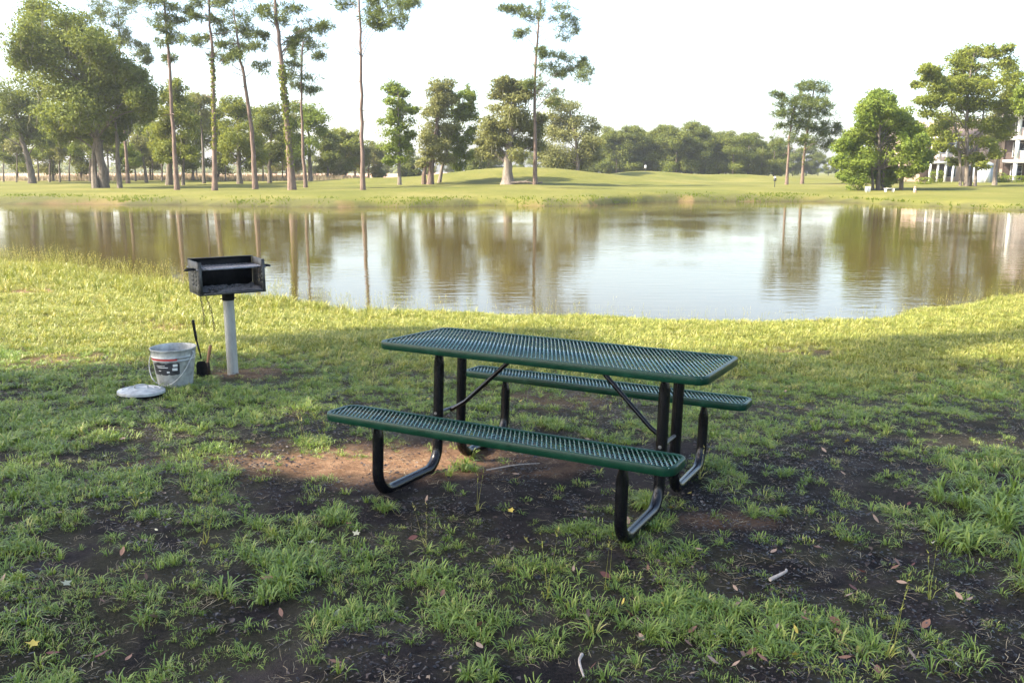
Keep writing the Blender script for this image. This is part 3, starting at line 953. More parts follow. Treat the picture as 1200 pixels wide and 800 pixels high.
# --- tall pines on the far bank
PG = 'tall pines on the far bank'
def pine(label, d, bpx, trunk, blobs, tr, seed, per=34, vine=None, **k):
    return make_tree('pine_tree', label, d, bpx, trunk, blobs, 'pine_needles', 'pine_bark', tr * .63, per, .46, 'pine', 0, seed, PG, vine=vine, flare=1.5, **k)
pine('tall slim pine with a compact tuft of needles, nearest the live oak', 68, 207, [(203, 150), (198, 70), (194, 20), (191, -30)],
     [(197, 8, 17, 8), (203, 25, 20, 8), (186, 20, 12, 6), (208, 44, 14, 6), (196, 48, 10, 5), (199, 68, 7, 4), (192, 35, 12, 6), (188, 2, 14, 7), (214, 10, 9, 5), (190, -20, 16, 9)], .27, 11)
pine('straight tall pine with thin see-through top and vine on its trunk', 66, 251, [(251, 150), (249, 70), (246, 20), (243, -40)],
     [(228, 49, 12, 4), (240, 46, 8, 4), (262, 53, 10, 4), (267, 68, 11, 4), (236, 5, 12, 4), (256, -2, 14, 5), (240, -20, 22, 9), (228, 20, 8, 3)], .28, 12, per=26, vine=(3, 9.5, 500))
pine('leaning pine whose bare trunk slants away from the live oak', 70, 299, [(294, 150), (286, 90), (280, 60), (274, 10)],
     [(272, 20, 18, 8), (292, 40, 16, 7), (280, 52, 14, 6), (262, 36, 12, 6), (274, 62, 14, 4), (305, 77, 13, 6), (257, 68, 9, 4), (298, 56, 10, 5), (283, 30, 16, 7), (268, 5, 18, 8), (250, 25, 8, 4)], .30, 13)
pine('thick tall pine wrapped in vine with a flared foot', 66, 342, [(338, 160), (333, 110), (327, 50), (322, 0), (318, -40)],
     [(318, 8, 20, 8), (300, 14, 16, 6), (340, 10, 14, 6), (366, 34, 17, 7), (352, 46, 12, 5), (378, 30, 8, 5), (330, -10, 26, 8), (308, 42, 9, 4), (325, 25, 18, 7), (343, 52, 8, 4), (300, -8, 20, 7)], .40, 14, vine=(1.5, 9, 1300))
pine('slender pine with three separate tiers of needles', 74, 358, [(355, 160), (353, 110), (354, 50), (353, 30)],
     [(362, 54, 15, 5), (346, 62, 8, 4), (370, 66, 9, 4), (345, 75, 13, 4), (340, 88, 12, 5), (356, 92, 18, 6), (366, 107, 10, 4), (352, 38, 10, 4), (350, 102, 8, 4)], .22, 15)
pine('lone straight pine with a long bare trunk standing apart in the open', 63, 425, [(424, 160), (423, 80), (421, 10), (419, -45)],
     [(436, 4, 16, 7), (452, 12, 18, 7), (440, 22, 14, 5), (470, 6, 18, 7), (484, 4, 9, 5), (463, 25, 11, 5), (405, 2, 12, 5), (430, -15, 22, 8), (445, 30, 8, 3)], .25, 16)
pine('tall crooked pine with lopsided boughs beside the flared grey tree', 82, 627, [(627, 150), (627, 90), (630, 40), (634, 0), (637, -40)],
     [(608, 10, 16, 6), (624, 20, 12, 5), (597, 12, 8, 4), (648, 12, 16, 7), (662, 22, 10, 6), (664, 38, 9, 8), (612, 42, 11, 4), (658, 66, 14, 6), (672, 74, 15, 8), (682, 90, 11, 10), (646, 80, 13, 5), (660, 86, 12, 6),
      (634, 62, 6, 5), (636, 105, 14, 9), (650, 118, 13, 8), (622, 98, 8, 6), (686, 78, 7, 7), (640, -12, 18, 8)], .27, 17, per=44)
pine('pine with a dark layered crown, partner of the taller pine by the sandy bank', 93, 922, [(924, 180), (928, 140), (934, 118)],
     [(922, 122, 15, 5), (936, 116, 15, 5), (950, 124, 14, 6), (915, 132, 12, 4), (932, 134, 17, 6), (946, 140, 16, 6), (920, 146, 12, 5), (936, 152, 15, 6), (928, 163, 14, 6), (942, 164, 9, 5), (916, 112, 8, 4), (940, 127, 18, 7)], .24, 18, per=48)
pine('taller pine by the sandy bank, its boughs drooping to one side', 95, 940, [(943, 180), (948, 140), (953, 110), (955, 95)],
     [(952, 98, 15, 5), (964, 104, 12, 5), (944, 104, 8, 4), (960, 118, 14, 6), (970, 128, 10, 7), (974, 144, 10, 8), (980, 152, 6, 5), (958, 134, 14, 7), (966, 152, 12, 7), (958, 168, 11, 7), (968, 168, 6, 6), (950, 118, 12, 6), (950, 150, 10, 6)], .26, 19, per=48, vine=(2, 6, 120))
pine('pine top rising behind the broad live oak', 92, 150, [(146, 150), (142, 80), (138, 10)],
     [(128, 6, 18, 7), (146, 14, 16, 6), (136, 28, 16, 7), (152, 38, 14, 6), (160, 52, 12, 5), (168, 62, 9, 4), (116, 16, 12, 6), (140, 48, 12, 6), (150, 2, 12, 5), (172, 70, 5, 4)], .28, 20, per=48)

# --- broad trees on the left
OAK = [(45, 14, 24, 14), (72, 24, 26, 16), (95, 35, 20, 16), (42, 42, 28, 18), (75, 52, 30, 20), (108, 55, 26, 20), (28, 68, 16, 14), (55, 75, 28, 20), (90, 82, 30, 22), (125, 78, 28, 20), (148, 92, 24, 20),
       (40, 100, 24, 18), (72, 108, 28, 20), (105, 112, 30, 20), (138, 118, 28, 18), (163, 112, 18, 16), (172, 128, 12, 10), (60, 135, 24, 16), (92, 140, 26, 16), (122, 142, 24, 15), (150, 138, 18, 12), (78, 158, 20, 12), (108, 160, 20, 12), (135, 158, 14, 10), (118, 64, 20, 16), (98, 60, 24, 18), (60, 60, 24, 18), (142, 80, 18, 14), (84, 98, 26, 18), (120, 98, 24, 18)]
make_tree('live_oak', 'huge spreading live oak with twin trunks and hanging moss on the far bank', 76, 122, [(117, 180), (108, 130), (103, 80), (98, 40)], OAK, 'oak_leaves', 'oak_bark', .38, 620, .30, moss=420, seed=31,
          density=1.3, second=[(111, .34, [(110, 195), (112, 165), (118, 140)]), (140, .26, [(138, 190), (137, 165), (135, 140)])])
make_tree('live_oak', 'leaning dark oak with bare lower boughs at the edge of the grove', 92, 38, [(34, 190), (26, 165), (18, 130)],
          [(8, 108, 22, 14), (30, 118, 22, 14), (48, 128, 16, 12), (5, 130, 20, 14), (28, 140, 20, 12), (46, 150, 16, 10), (8, 152, 16, 10), (32, 160, 16, 9), (-18, 125, 22, 18), (52, 168, 12, 8), (-20, 155, 20, 12)], 'oak_leaves', 'oak_bark', .38, 380, .30, moss=80, seed=32)
make_tree('cedar_tree', 'pale yellow green tree hung with moss behind the slim pines', 86, 198, [(199, 190), (202, 150), (206, 110)],
          [(206, 102, 10, 9), (201, 116, 15, 10), (214, 124, 14, 10), (192, 134, 16, 11), (210, 140, 18, 11), (225, 140, 10, 9), (186, 152, 14, 10), (203, 158, 18, 11), (221, 160, 12, 10), (190, 170, 14, 10), (208, 176, 16, 10), (224, 182, 10, 8), (194, 184, 10, 7)],
          'yellow_green_leaves', 'oak_bark', .34, 300, .28, moss=110, seed=33, second=[(214, .2, [(215, 190), (216, 160)])])
make_tree('grove_tree', 'thin grey topped tree between two bare pine trunks', 98, 239, [(238, 180), (236, 140), (234, 115)],
          [(232, 114, 13, 7), (244, 118, 9, 6), (227, 124, 9, 7), (240, 130, 11, 8), (231, 140, 10, 8), (243, 146, 7, 6)], 'grey_green_leaves', 'oak_bark', .18, 170, .28, moss=30, seed=34)
make_tree('grove_tree', 'sunlit yellow green tree with a forked trunk between the leaning and the vined pine', 92, 281, [(280, 190), (280, 160), (278, 130)],
          [(277, 122, 12, 8), (268, 132, 12, 9), (286, 136, 14, 9), (266, 148, 16, 10), (284, 152, 16, 10), (276, 166, 18, 10), (296, 164, 12, 10), (262, 172, 10, 9), (288, 180, 15, 9), (270, 186, 12, 7), (302, 182, 9, 8)], 'yellow_green_leaves', 'oak_bark', .3, 260, .28, seed=35)
make_tree('grove_tree', 'round topped green tree behind the thick vined pine', 98, 316, [(316, 190), (318, 160), (322, 135)],
          [(316, 128, 14, 8), (332, 128, 14, 8), (310, 142, 14, 10), (328, 146, 15, 10), (312, 160, 14, 10), (330, 164, 14, 10), (318, 178, 14, 8), (306, 188, 10, 7), (332, 182, 10, 7)], 'wood_leaves', 'oak_bark', .25, 260, .28, seed=36)
make_tree('grove_tree', 'dense dark green tree behind the slender three tiered pine', 98, 364, [(363, 190), (362, 160), (358, 135)],
          [(348, 126, 14, 7), (364, 130, 13, 8), (374, 140, 9, 8), (345, 144, 12, 9), (362, 148, 15, 10), (376, 154, 7, 7), (350, 162, 13, 9), (366, 168, 12, 9), (352, 180, 11, 7)], 'mid_green_leaves', 'oak_bark', .25, 260, .28, seed=37)
# slender trunks of the grove
GRV = [(4, 104, 'pair', .13), (19, 102, '', .12), (45, 106, '', .14), (58, 100, '', .16), (70, 98, '', .15), (81, 104, '', .13), (105, 100, '', .14), (127, 96, '', .16), (149, 94, '', .20), (159, 102, '', .14),
       (172, 97, '', .24), (179, 106, '', .13), (190, 104, '', .14), (215, 108, '', .15), (231, 112, '', .12), (264, 110, '', .13), (308, 110, '', .14), (331, 112, '', .12)]
for q, (px, d, _, tr) in enumerate(GRV):
    rg = np.random.default_rng(200 + q)
    ln = rg.uniform(-4, 2) if q != 10 else -11
    tp = 150 + rg.uniform(-8, 14)
    bl_ = [(px + ln + rg.uniform(-9, 9), tp + 4 + rg.uniform(-6, 30), rg.uniform(6, 11), rg.uniform(4, 8)) for _ in range(6)]
    make_tree('grove_tree', 'slim bare trunked tree with %s leaves in the grove round the live oak' % ('dark green', 'grey green', 'bright green')[q % 3], d, px, [(px + ln * .4, 185), (px + ln, tp)], bl_, ('oak_leaves', 'grey_green_leaves', 'mid_green_leaves')[q % 3], 'oak_bark', tr * .75, 150, .27, seed=210 + q,
              group=('dark', 'grey', 'bright')[q % 3] + ' slim trees of the grove', limb=.7)
# hazier small trees behind
for q, (px, py, rx, d) in enumerate([(384, 172, 15, 118), (398, 162, 17, 124), (416, 160, 16, 122), (432, 172, 14, 128), (446, 178, 13, 126), (484, 182, 13, 130), (572, 178, 14, 130), (560, 190, 12, 126)]):
    rg = np.random.default_rng(300 + q)
    bl_ = [(px + rg.uniform(-.7, .7) * rx, py + rg.uniform(-4, 32), rx * rg.uniform(.45, .7), rx * rg.uniform(.35, .55)) for _ in range(9)]
    make_tree('background_tree', 'small hazy tree at the edge of the far fairway', d, px, [(px, 190), (px, py + 6)], bl_, ('grey_green_leaves', 'wood_leaves')[q % 2], 'oak_bark', .18, 170, .34, seed=310 + q, group='small trees beyond the bank', limb=.6)

for q, (px, ty, rx, d, mt) in enumerate([(150, 112, 20, 106, 0), (176, 122, 18, 110, 1), (226, 108, 18, 108, 2), (256, 122, 18, 112, 0), (300, 126, 18, 112, 2), (336, 132, 18, 116, 1), (384, 150, 16, 114, 0), (405, 148, 18, 120, 2), (62, 130, 22, 108, 1), (95, 140, 20, 112, 0), (20, 140, 20, 112, 2)]):
    rg = np.random.default_rng(340 + q)
    bl_ = [(px + rg.uniform(-.8, .8) * rx * (1 - .5 * abs(t_ - .6)), ty + 6 + t_ * (196 - ty) * rg.uniform(.85, 1), rx * rg.uniform(.4, .62), rx * rg.uniform(.3, .45)) for t_ in np.linspace(0, 1, 13)]
    make_tree('backdrop_tree', '%s tree of the dense backdrop behind the tall pines' % ('dull green', 'grey green', 'yellow green')[mt], d, px, [(px, 190), (px, ty + 10)], bl_, ('wood_leaves', 'grey_green_leaves', 'yellow_green_leaves')[mt], 'oak_bark', .18, 200, .32, seed=350 + q, group=('dull', 'grey', 'yellow')[mt] + ' backdrop trees of the grove', limb=.6)

# --- trees in the middle
make_tree('young_tree', 'slim airy young tree with bright leaves and a pale stem', 82, 468, [(468, 190), (467, 150), (466, 105)],
          [(463, 103, 11, 7), (472, 110, 8, 6), (458, 118, 11, 7), (474, 124, 9, 7), (463, 132, 12, 8), (482, 130, 8, 6), (455, 144, 12, 8), (472, 146, 12, 8), (463, 158, 14, 8), (480, 158, 8, 7), (460, 172, 13, 8), (476, 172, 11, 8), (467, 186, 13, 7), (456, 190, 8, 5)],
          'mid_green_leaves', 'grey_bark', .19, 230, .26, seed=41)
make_tree('mossy_tree', 'grey green mossy tree with a reddish stump-like foot', 86, 504, [(506, 190), (512, 150), (515, 110)],
          [(508, 104, 11, 8), (520, 100, 11, 7), (512, 116, 14, 9), (526, 118, 10, 8), (504, 132, 13, 9), (520, 134, 14, 9), (510, 150, 15, 10), (526, 152, 12, 9), (500, 164, 12, 9), (516, 168, 16, 10), (504, 182, 14, 9), (520, 186, 12, 8), (494, 192, 10, 7)],
          'grey_green_leaves', 'pine_bark', .34, 260, .27, moss=90, seed=42, second=[(497, .3, [(497, 205), (500, 190)])])
make_tree('young_tree', 'darker green tree leaning on the mossy grey green one', 88, 514, [(520, 190), (532, 150), (540, 110)],
          [(545, 108, 10, 7), (552, 114, 7, 6), (536, 114, 10, 7), (546, 124, 11, 8), (534, 132, 12, 9), (550, 138, 10, 8), (538, 150, 14, 10), (553, 154, 8, 7), (542, 168, 14, 10), (530, 180, 13, 9), (548, 184, 12, 9), (536, 194, 12, 6)],
          'mid_green_leaves', 'grey_bark', .2, 250, .27, moss=40, seed=43)
make_tree('cypress_tree', 'old mossy tree with a very wide flared grey trunk below the mound', 83, 595, [(595, 196), (597, 176), (600, 140), (603, 112)],
          [(590, 96, 10, 7), (602, 100, 10, 7), (584, 110, 11, 8), (600, 116, 16, 9), (616, 112, 9, 8), (586, 128, 15, 9), (606, 132, 16, 10), (578, 146, 14, 9), (596, 148, 18, 10), (616, 148, 14, 10), (572, 162, 13, 9), (590, 166, 18, 10), (612, 168, 16, 10), (566, 176, 9, 6), (584, 180, 15, 7), (606, 182, 15, 7), (628, 172, 10, 9), (632, 140, 8, 9)],
          'grey_green_leaves', 'grey_bark', .50, 360, .27, moss=260, seed=44, flare=2.0, fill=1.0)
make_tree('mossy_tree', 'wide hazy mossy tree behind the mound beside the crooked pine', 110, 677, [(677, 190), (674, 160), (668, 130)],
          [(652, 122, 14, 9), (666, 128, 13, 9), (644, 138, 14, 10), (660, 142, 16, 10), (684, 142, 14, 9), (694, 150, 9, 8), (648, 158, 15, 11), (670, 160, 18, 11), (690, 166, 13, 11), (640, 178, 14, 11), (660, 180, 18, 12), (684, 184, 18, 12), (699, 182, 8, 9), (650, 194, 15, 8), (674, 196, 18, 8)],
          'grey_green_leaves', 'oak_bark', .3, 300, .32, moss=130, seed=45)

# --- trees on the right
make_tree('broad_tree', 'dense bright green bushy tree with several stems, leafy to the ground', 72, 1030, [(1030, 190), (1031, 150), (1032, 115)],
          [(1030, 112, 11, 9), (1042, 118, 10, 9), (1020, 124, 12, 10), (1036, 132, 16, 11), (1052, 132, 12, 10), (1010, 142, 13, 10), (1028, 148, 18, 12), (1048, 150, 16, 12), (1064, 152, 12, 11), (1002, 160, 12, 10), (1020, 166, 18, 12), (1042, 170, 18, 12), (1062, 168, 16, 12),
           (998, 178, 12, 10), (1014, 184, 17, 12), (1036, 188, 18, 12), (1058, 186, 16, 12), (1074, 178, 10, 10), (994, 196, 11, 9), (1008, 202, 14, 10), (1026, 204, 15, 9), (1048, 202, 14, 9), (1066, 200, 12, 9), (1004, 212, 10, 6), (1078, 196, 8, 8), (988, 172, 10, 9), (985, 190, 9, 8), (1080, 166, 9, 10), (1084, 184, 9, 9), (1072, 150, 9, 9), (1012, 130, 9, 9), (1060, 140, 10, 9), (990, 208, 9, 6), (1040, 212, 14, 6)],
          'mid_green_leaves', 'oak_bark', .18, 430, .25, seed=51, density=1.3, second=[(1024, .14, [(1022, 200), (1018, 170)]), (1035, .14, [(1036, 200), (1040, 170)]), (1057, .2, [(1057, 195), (1056, 165)])])
make_tree('broad_tree', 'tall open tree with several pale stems in front of the apartment block', 82, 1133, [(1133, 185), (1133, 140), (1136, 95), (1142, 62)],
          [(1146, 58, 15, 8), (1130, 62, 14, 9), (1162, 62, 11, 8), (1120, 74, 12, 9), (1140, 76, 16, 10), (1160, 78, 14, 10), (1176, 72, 10, 9), (1084, 82, 9, 6), (1096, 92, 12, 6), (1110, 98, 9, 6), (1128, 94, 15, 10), (1148, 98, 17, 11), (1170, 96, 13, 11),
           (1082, 118, 11, 6), (1098, 114, 12, 7), (1114, 116, 14, 9), (1134, 118, 17, 11), (1156, 120, 15, 11), (1172, 122, 9, 10), (1088, 134, 11, 7), (1104, 138, 14, 9), (1124, 142, 16, 10), (1146, 144, 16, 11), (1164, 146, 10, 10), (1094, 154, 12, 8), (1114, 160, 14, 8), (1136, 166, 14, 9), (1156, 168, 11, 8), (1120, 178, 11, 6), (1146, 186, 9, 6), (1186, 80, 10, 9), (1190, 100, 11, 10), (1180, 60, 9, 7), (1188, 126, 9, 10), (1108, 106, 12, 8), (1076, 100, 8, 5), (1180, 142, 8, 9), (1128, 106, 14, 9), (1104, 172, 11, 7), (1152, 194, 10, 6), (1164, 180, 9, 8), (1132, 188, 10, 6), (1176, 160, 9, 8), (1086, 166, 9, 6), (1118, 190, 9, 5)],
          'yellow_green_leaves', 'grey_bark', .22, 250, .27, seed=52, second=[(1126, .15, [(1125, 190), (1120, 150), (1112, 120)]), (1143, .16, [(1145, 190), (1150, 150), (1156, 110)]), (1138, .14, [(1139, 195), (1142, 165)])])
make_tree('young_tree', 'slim tree with a pale stem close to the building wall', 88, 1166, [(1167, 190), (1168, 160), (1170, 130)],
          [(1168, 128, 10, 8), (1178, 136, 8, 8), (1162, 142, 9, 8), (1174, 150, 9, 8), (1166, 160, 9, 7), (1178, 112, 9, 8), (1182, 150, 6, 6)], 'grey_green_leaves', 'grey_bark', .22, 200, .27, seed=53)
make_tree('broad_tree', 'leafy tree overlapping the balconies of the building', 78, 1225, [(1222, 180), (1216, 140), (1214, 110)],
          [(1202, 106, 10, 8), (1196, 118, 9, 8), (1210, 120, 12, 9), (1200, 130, 8, 6), (1222, 105, 14, 10), (1225, 130, 14, 12), (1215, 90, 12, 9)], 'mid_green_leaves', 'oak_bark', .2, 220, .27, seed=54)

# --- the wood behind the fairway: one of four crowns each, every tree its own object
def proto_crown(seed, per=330, nb=22):
    rg = np.random.default_rng(seed)
    bl = []
    for q in range(nb):
        z = rg.uniform(.10, .92)
        w_ = .36 * math.sin(math.pi * min(1, (z + .12) * .82)) ** .6
        a = rg.uniform(0, 2 * math.pi)
        rr = w_ * rg.uniform(.35, 1)
        bl.append(((rr * math.cos(a), rr * math.sin(a), z), np.array((.15, .15, .10)) * rg.uniform(.75, 1.25)))
    return clumps(bl, per, .036, seed, 1.0, 1.1)
WOOD = []
for q in range(4):
    V, F, Tt = proto_crown(500 + q)
    crown = np_mesh('crown', V, F, 'wood_leaves', None, {'tint': ('FACE', Tt)}, link=False)
    trunk = MB()
    trunk.tube([(0, 0, -.02), (.005, 0, .25), (0, .01, .55), (.01, 0, .8)], [.022, .016, .012, .004], 7)
    tk = trunk.build('trunk', 'oak_bark'); COL.objects.unlink(tk)
    WOOD.append((crown, tk))
wood = []
tops = [(690, 168), (705, 160), (722, 151), (738, 150), (756, 147), (775, 150), (792, 150), (810, 146), (826, 152), (842, 158), (858, 156), (876, 158), (892, 165), (906, 164)]
for px, ty in tops: wood.append((px, ty, 168, 'wood tree in the front row, its crown sunlit on one side'))
for px, ty in [(699, 158), (714, 158), (731, 155), (748, 153), (766, 152), (784, 153), (801, 150), (818, 151), (834, 157), (850, 161), (867, 160), (884, 163), (900, 168)]: wood.append((px, ty, 188, 'tree of the second row, half hidden in the wood'))
for px, ty in [(914, 168), (928, 166), (944, 172), (958, 180), (970, 186), (982, 184), (994, 176), (1006, 174), (1020, 178), (1038, 180)]: wood.append((px, ty, 240, 'blue green hazy tree in the far corner of the wood'))
for px, ty in [(400, 178), (425, 176), (450, 180), (478, 176), (505, 180), (530, 178), (556, 176), (580, 178), (604, 180), (628, 176), (652, 176), (676, 170), (370, 182), (345, 184), (320, 186)]: wood.append((px, ty, 205, 'hazy tree in the wood behind the mounds'))
for px, ty in [(1060, 165), (1085, 160), (1110, 158), (1140, 160), (1170, 158), (1200, 156)]: wood.append((px, ty, 150, 'tree behind the apartment block'))
grp = {168: 'front row of the wood', 188: 'second row of the wood', 240: 'far corner of the wood', 205: 'wood behind the mounds', 150: 'trees behind the building'}
for q, (px, ty, d, lb_) in enumerate(wood):
    dd = d + rng.uniform(-5, 5)
    b = gpt(px, dd)
    H = at(px, ty, dd)[2] - b[2]
    root = thing('wood_tree', lb_, 'tree', tuple(b), rng.uniform(0, 6.28), grp[d])
    root.scale = (H * rng.uniform(.85, 1.15), H * rng.uniform(.85, 1.15), H * 1.05)
    for s_ in WOOD[q % 4]:
        c_ = s_.copy(); COL.objects.link(c_); c_.parent = root

# far low woods across the marsh, read as one mass
rgf = np.random.default_rng(600)
C = []
for q in range(340):
    px = rgf.uniform(-260, 470)
    d = rgf.uniform(430, 520)
    x = (px - 600) / FPX * d
    hgt = rgf.uniform(2.5, 6.5) * (.7 + .6 * vnoise(np.array([px / 30.]), np.array([0.]), 3)[0])
    n_ = 46
    C.append(np.stack([x + rgf.normal(size=n_) * 3.2, d + rgf.normal(size=n_) * 3, 1.0 + rgf.uniform(0, 1, n_) ** .8 * hgt], 1))
C = np.concatenate(C)
V, F, Tt = leaf_quads(C, rgf.uniform(.9, 1.8, len(C)), rgf.uniform(0, 1, len(C)), None, .8, rgf)
fw2 = stuff(np_mesh('far_wood', V, F, 'wood_leaves', None, {'tint': ('FACE', Tt)}))
tag(fw2, 'faint low line of woods far across the marsh', 'wood')
# rough dry reeds at the back of the left bank
C = []
n_ = 9000
xs_ = rgf.uniform(-75, -20, n_); ys_ = rgf.uniform(110, 126, n_)
zs_ = ground_z(xs_, ys_)
hgt = rgf.uniform(.35, 1.0, n_) * (.35 + fbm(xs_ * .25, ys_ * .25, 8, 3))
V = np.stack([np.stack([xs_ - .06, ys_, zs_], 1), np.stack([xs_ + .06, ys_, zs_], 1), np.stack([xs_ + rgf.normal(size=n_) * .12, ys_ + rgf.normal(size=n_) * .1, zs_ + hgt], 1)], 1).reshape(-1, 3)
reeds = stuff(np_mesh('marsh_reeds', V, np.arange(3 * n_).reshape(-1, 3), 'blade_straw', None, {'tint': ('FACE', rgf.uniform(0, 1, n_))}))
tag(reeds, 'dry reddish reeds behind the grove on the far bank', 'reeds')

# dead bough under the old mossy tree
lg = at(612, 218, 82.5)
lgz = float(ground_z(np.array([lg[0]]), np.array([82.5]))[0])
log = thing('fallen_bough', 'grey fallen bough lying at the foot of the crooked pine', 'branch', (lg[0], 82.5, lgz))
mb = MB()
mb.tube(smooth_path([(-1.2, 0, .1), (-.5, .1, .16), (.3, 0, .22), (1.2, -.1, .12), (1.9, 0, .2)], 5), np.linspace(.17, .06, 21), 8)
mb.build('stem', 'oak_bark', log, True)
MB().tube(smooth_path([(.2, 0, .2), (.5, .2, .42), (.9, .3, .5)], 4), np.linspace(.07, .02, 9), 6).build('side_branch', 'oak_bark', log, True)
# bare dead twigs over the mossy tree
# ------------------------------------------------------------------ apartment block on the right
BD = 104.0
bb = gpt(1187, BD)
bld = thing('apartment_building', 'three storey tan apartment block with white balcony posts behind the trees', 'building', tuple(bb))
sx0 = lambda px: (px - 1187) / FPX * BD * 1.02
ST = 2.66
def bbox(name, mat, x0, x1, y0, y1, z0, z1, parent=bld, bevel=0):
    return MB().box(((x0 + x1) / 2, (y0 + y1) / 2, (z0 + z1) / 2), (x1 - x0, y1 - y0, z1 - z0)).build(name, mat, parent, bevel=bevel)
bbox('wall', 'siding_tan', sx0(1092), -.02, 3.2, 14, -.6, 2 * ST + .1)
bbox('wall', 'siding_tan', 0, 12, 3.2, 14, -.6, 3 * ST - .3)
# right-hand porch stack
bbox('wall', 'porch_dark', .35, 12, 2.6, 3.18, 0, 3 * ST - .31)
for k in range(3):
    z = k * ST
    bbox('balcony_floor', 'white_trim', -.1, 12, -.1, 2.58, z + ST - .42, z + ST - .05) if k < 2 else None
    for q, xx in enumerate((0, 2.9, 5.8, 8.7)):
        wd = .34 if q == 0 else .16
        bbox('post', 'white_trim', xx, xx + wd, 0, wd, (z - .05 if k else -.5), z + ST - .43)
    if k:
        r_ = bbox('railing', 'rail_screen', .35, 12, .06, .10, z + .0, z + .88)
        bbox('handrail', 'white_trim', .35, 12, .03, .13, z + .885, z + .96, r_)
    for q in range(3):
        w_ = bbox('window', 'white_trim', 1.0 + q * 2.9, 2.4 + q * 2.9, 2.54, 2.598, z + .25, z + 2.0)
        bbox('pane', 'window_glass', 1.08 + q * 2.9, 2.32 + q * 2.9, 2.51, 2.536, z + .33, z + 1.92, w_)
rf = MB().prism([(-1.3, 0), (13, 0), (13, 3.6), (5.5, 3.6), (-.4, .35), (-1.3, .22)], (0, -.9, 3 * ST - .28), (1, 0, 0), (0, 0, 1), (0, 1, 0), 4.4).build('roof', 'roof_shingle', bld)
bbox('fascia', 'white_trim', -1.35, 13.1, -1.0, -.92, 3 * ST - .36, 3 * ST - .02, rf)
bbox('eave', 'white_trim', -1.38, 13.1, -.9, 3.4, 3 * ST - .36, 3 * ST - .29, rf)
# left-hand porch stack half hidden by the trees
lx0, lx1 = sx0(1094), sx0(1122)
bbox('wall', 'porch_dark', lx0 + .1, lx1, 2.9, 3.18, 0, 2 * ST)
for k in range(2):
    z = k * ST
    bbox('balcony_floor', 'white_trim', lx0, lx1, .4, 2.88, z + ST - .5, z + ST - .22)
    for xx in np.linspace(lx0, lx1 - .22, 4): bbox('post', 'white_trim', xx, xx + .2, .5, .7, (z - .21 if k else -.5), z + ST - .51)
    if k:
        r_ = bbox('railing', 'rail_screen', lx0 + .2, lx1 - .2, .56, .6, z - .1, z + .66)
        bbox('handrail', 'white_trim', lx0 + .2, lx1 - .2, .53, .63, z + .665, z + .74, r_)
rf2 = MB().prism([(0, 0), (lx1 - lx0 + 1.2, 0), ((lx1 - lx0 + 1.2) / 2, 2.1)], (lx0 - .6, .1, 2 * ST - .2), (1, 0, 0), (0, 0, 1), (0, 1, 0), 3.0).build('roof', 'terracotta', bld)
bbox('fascia', 'white_trim', lx0 - .7, lx1 + .7, .02, .09, 2 * ST - .32, 2 * ST - .1, rf2)
roofm = MB().prism([(-.6, 0), (11.4, 0), (7.4, 1.9), (3.4, 1.9)], (sx0(1092) - .5, 2.6, 2 * ST + .12), (0, 1, 0), (0, 0, 1), (1, 0, 0), -sx0(1092) + .4).build('roof', 'roof_shingle', bld)
for xx in np.arange(sx0(1126), -1.0, 2.4):
    for k in range(2):
        w_ = bbox('window', 'white_trim', xx, xx + 1.1, 3.14, 3.198, k * ST + .55, k * ST + 1.95)
        bbox('pane', 'window_glass', xx + .07, xx + 1.03, 3.11, 3.136, k * ST + .62, k * ST + 1.88, w_)
sb = gpt(1156, 96)
shed = thing('utility_shed', 'small blue grey shed at the foot of the building', 'shed', tuple(sb))
bbox('wall', 'siding_blue_grey', -.75, .75, 0, 1.6, -.3, 1.75, shed)
MB().prism([(-.9, 0), (.9, 0), (.9, .12), (0, .5), (-.9, .12)], (0, -.12, 1.752), (1, 0, 0), (0, 0, 1), (0, 1, 0), 1.85).build('roof', 'siding_blue_grey', shed)
bbox('door', 'white_trim', -.3, .35, -.04, -.003, -.05, 1.45, shed)
# clipped hedge by the building
def shrub(name, label, px, d, sxm, sym, szm, n_, seed, mat='hedge_leaves', group=None, leaf=.13):
    rg = np.random.default_rng(seed)
    b = gpt(px, d)
    root = thing(name, label, 'shrub', tuple(b), 0, group)
    C = unit(rg.normal(size=(n_, 3))) * rg.uniform(.72, 1.05, (n_, 1)) * np.array([sxm, sym, szm]); C = np.sign(C) * np.abs(C / [sxm, sym, szm]) ** .7 * [sxm, sym, szm]
    C[:, 2] += szm * .8
    V, F, Tt = leaf_quads(C, leaf * rg.uniform(.7, 1.4, n_), rg.uniform(0, 1, n_), C, .6, rg)
    np_mesh('foliage', V, F, mat, root, {'tint': ('FACE', Tt)})
    mb = MB()
    for q in range(5): mb.tube([(rg.uniform(-.3, .3) * sxm, rg.uniform(-.3, .3) * sym, -.1), (rg.uniform(-.6, .6) * sxm, rg.uniform(-.5, .5) * sym, szm)], [.03, .01], 5)
    mb.build('stems', 'oak_bark', root)
shrub('hedge', 'clipped green hedge in front of the balconies', 1190, 98, 2.2, .6, .42, 1600, 701)
shrub('shrub', 'round shrub beside the pale stemmed tree at the wall', 1171, 97, .75, .6, .6, 600, 702, 'mid_green_leaves')
shrub('shrub', 'loose shrub under the covered porch of the building', 1097, 95, .8, .6, .75, 600, 703)
shrub('shrub', 'low round bush at the foot of the bushy tree', 1005, 71, .9, .8, .65, 900, 704, 'mid_green_leaves')
shrub('shrub', 'small low shrub between the bushy tree and the building', 1082, 92, .8, .6, .4, 500, 705)

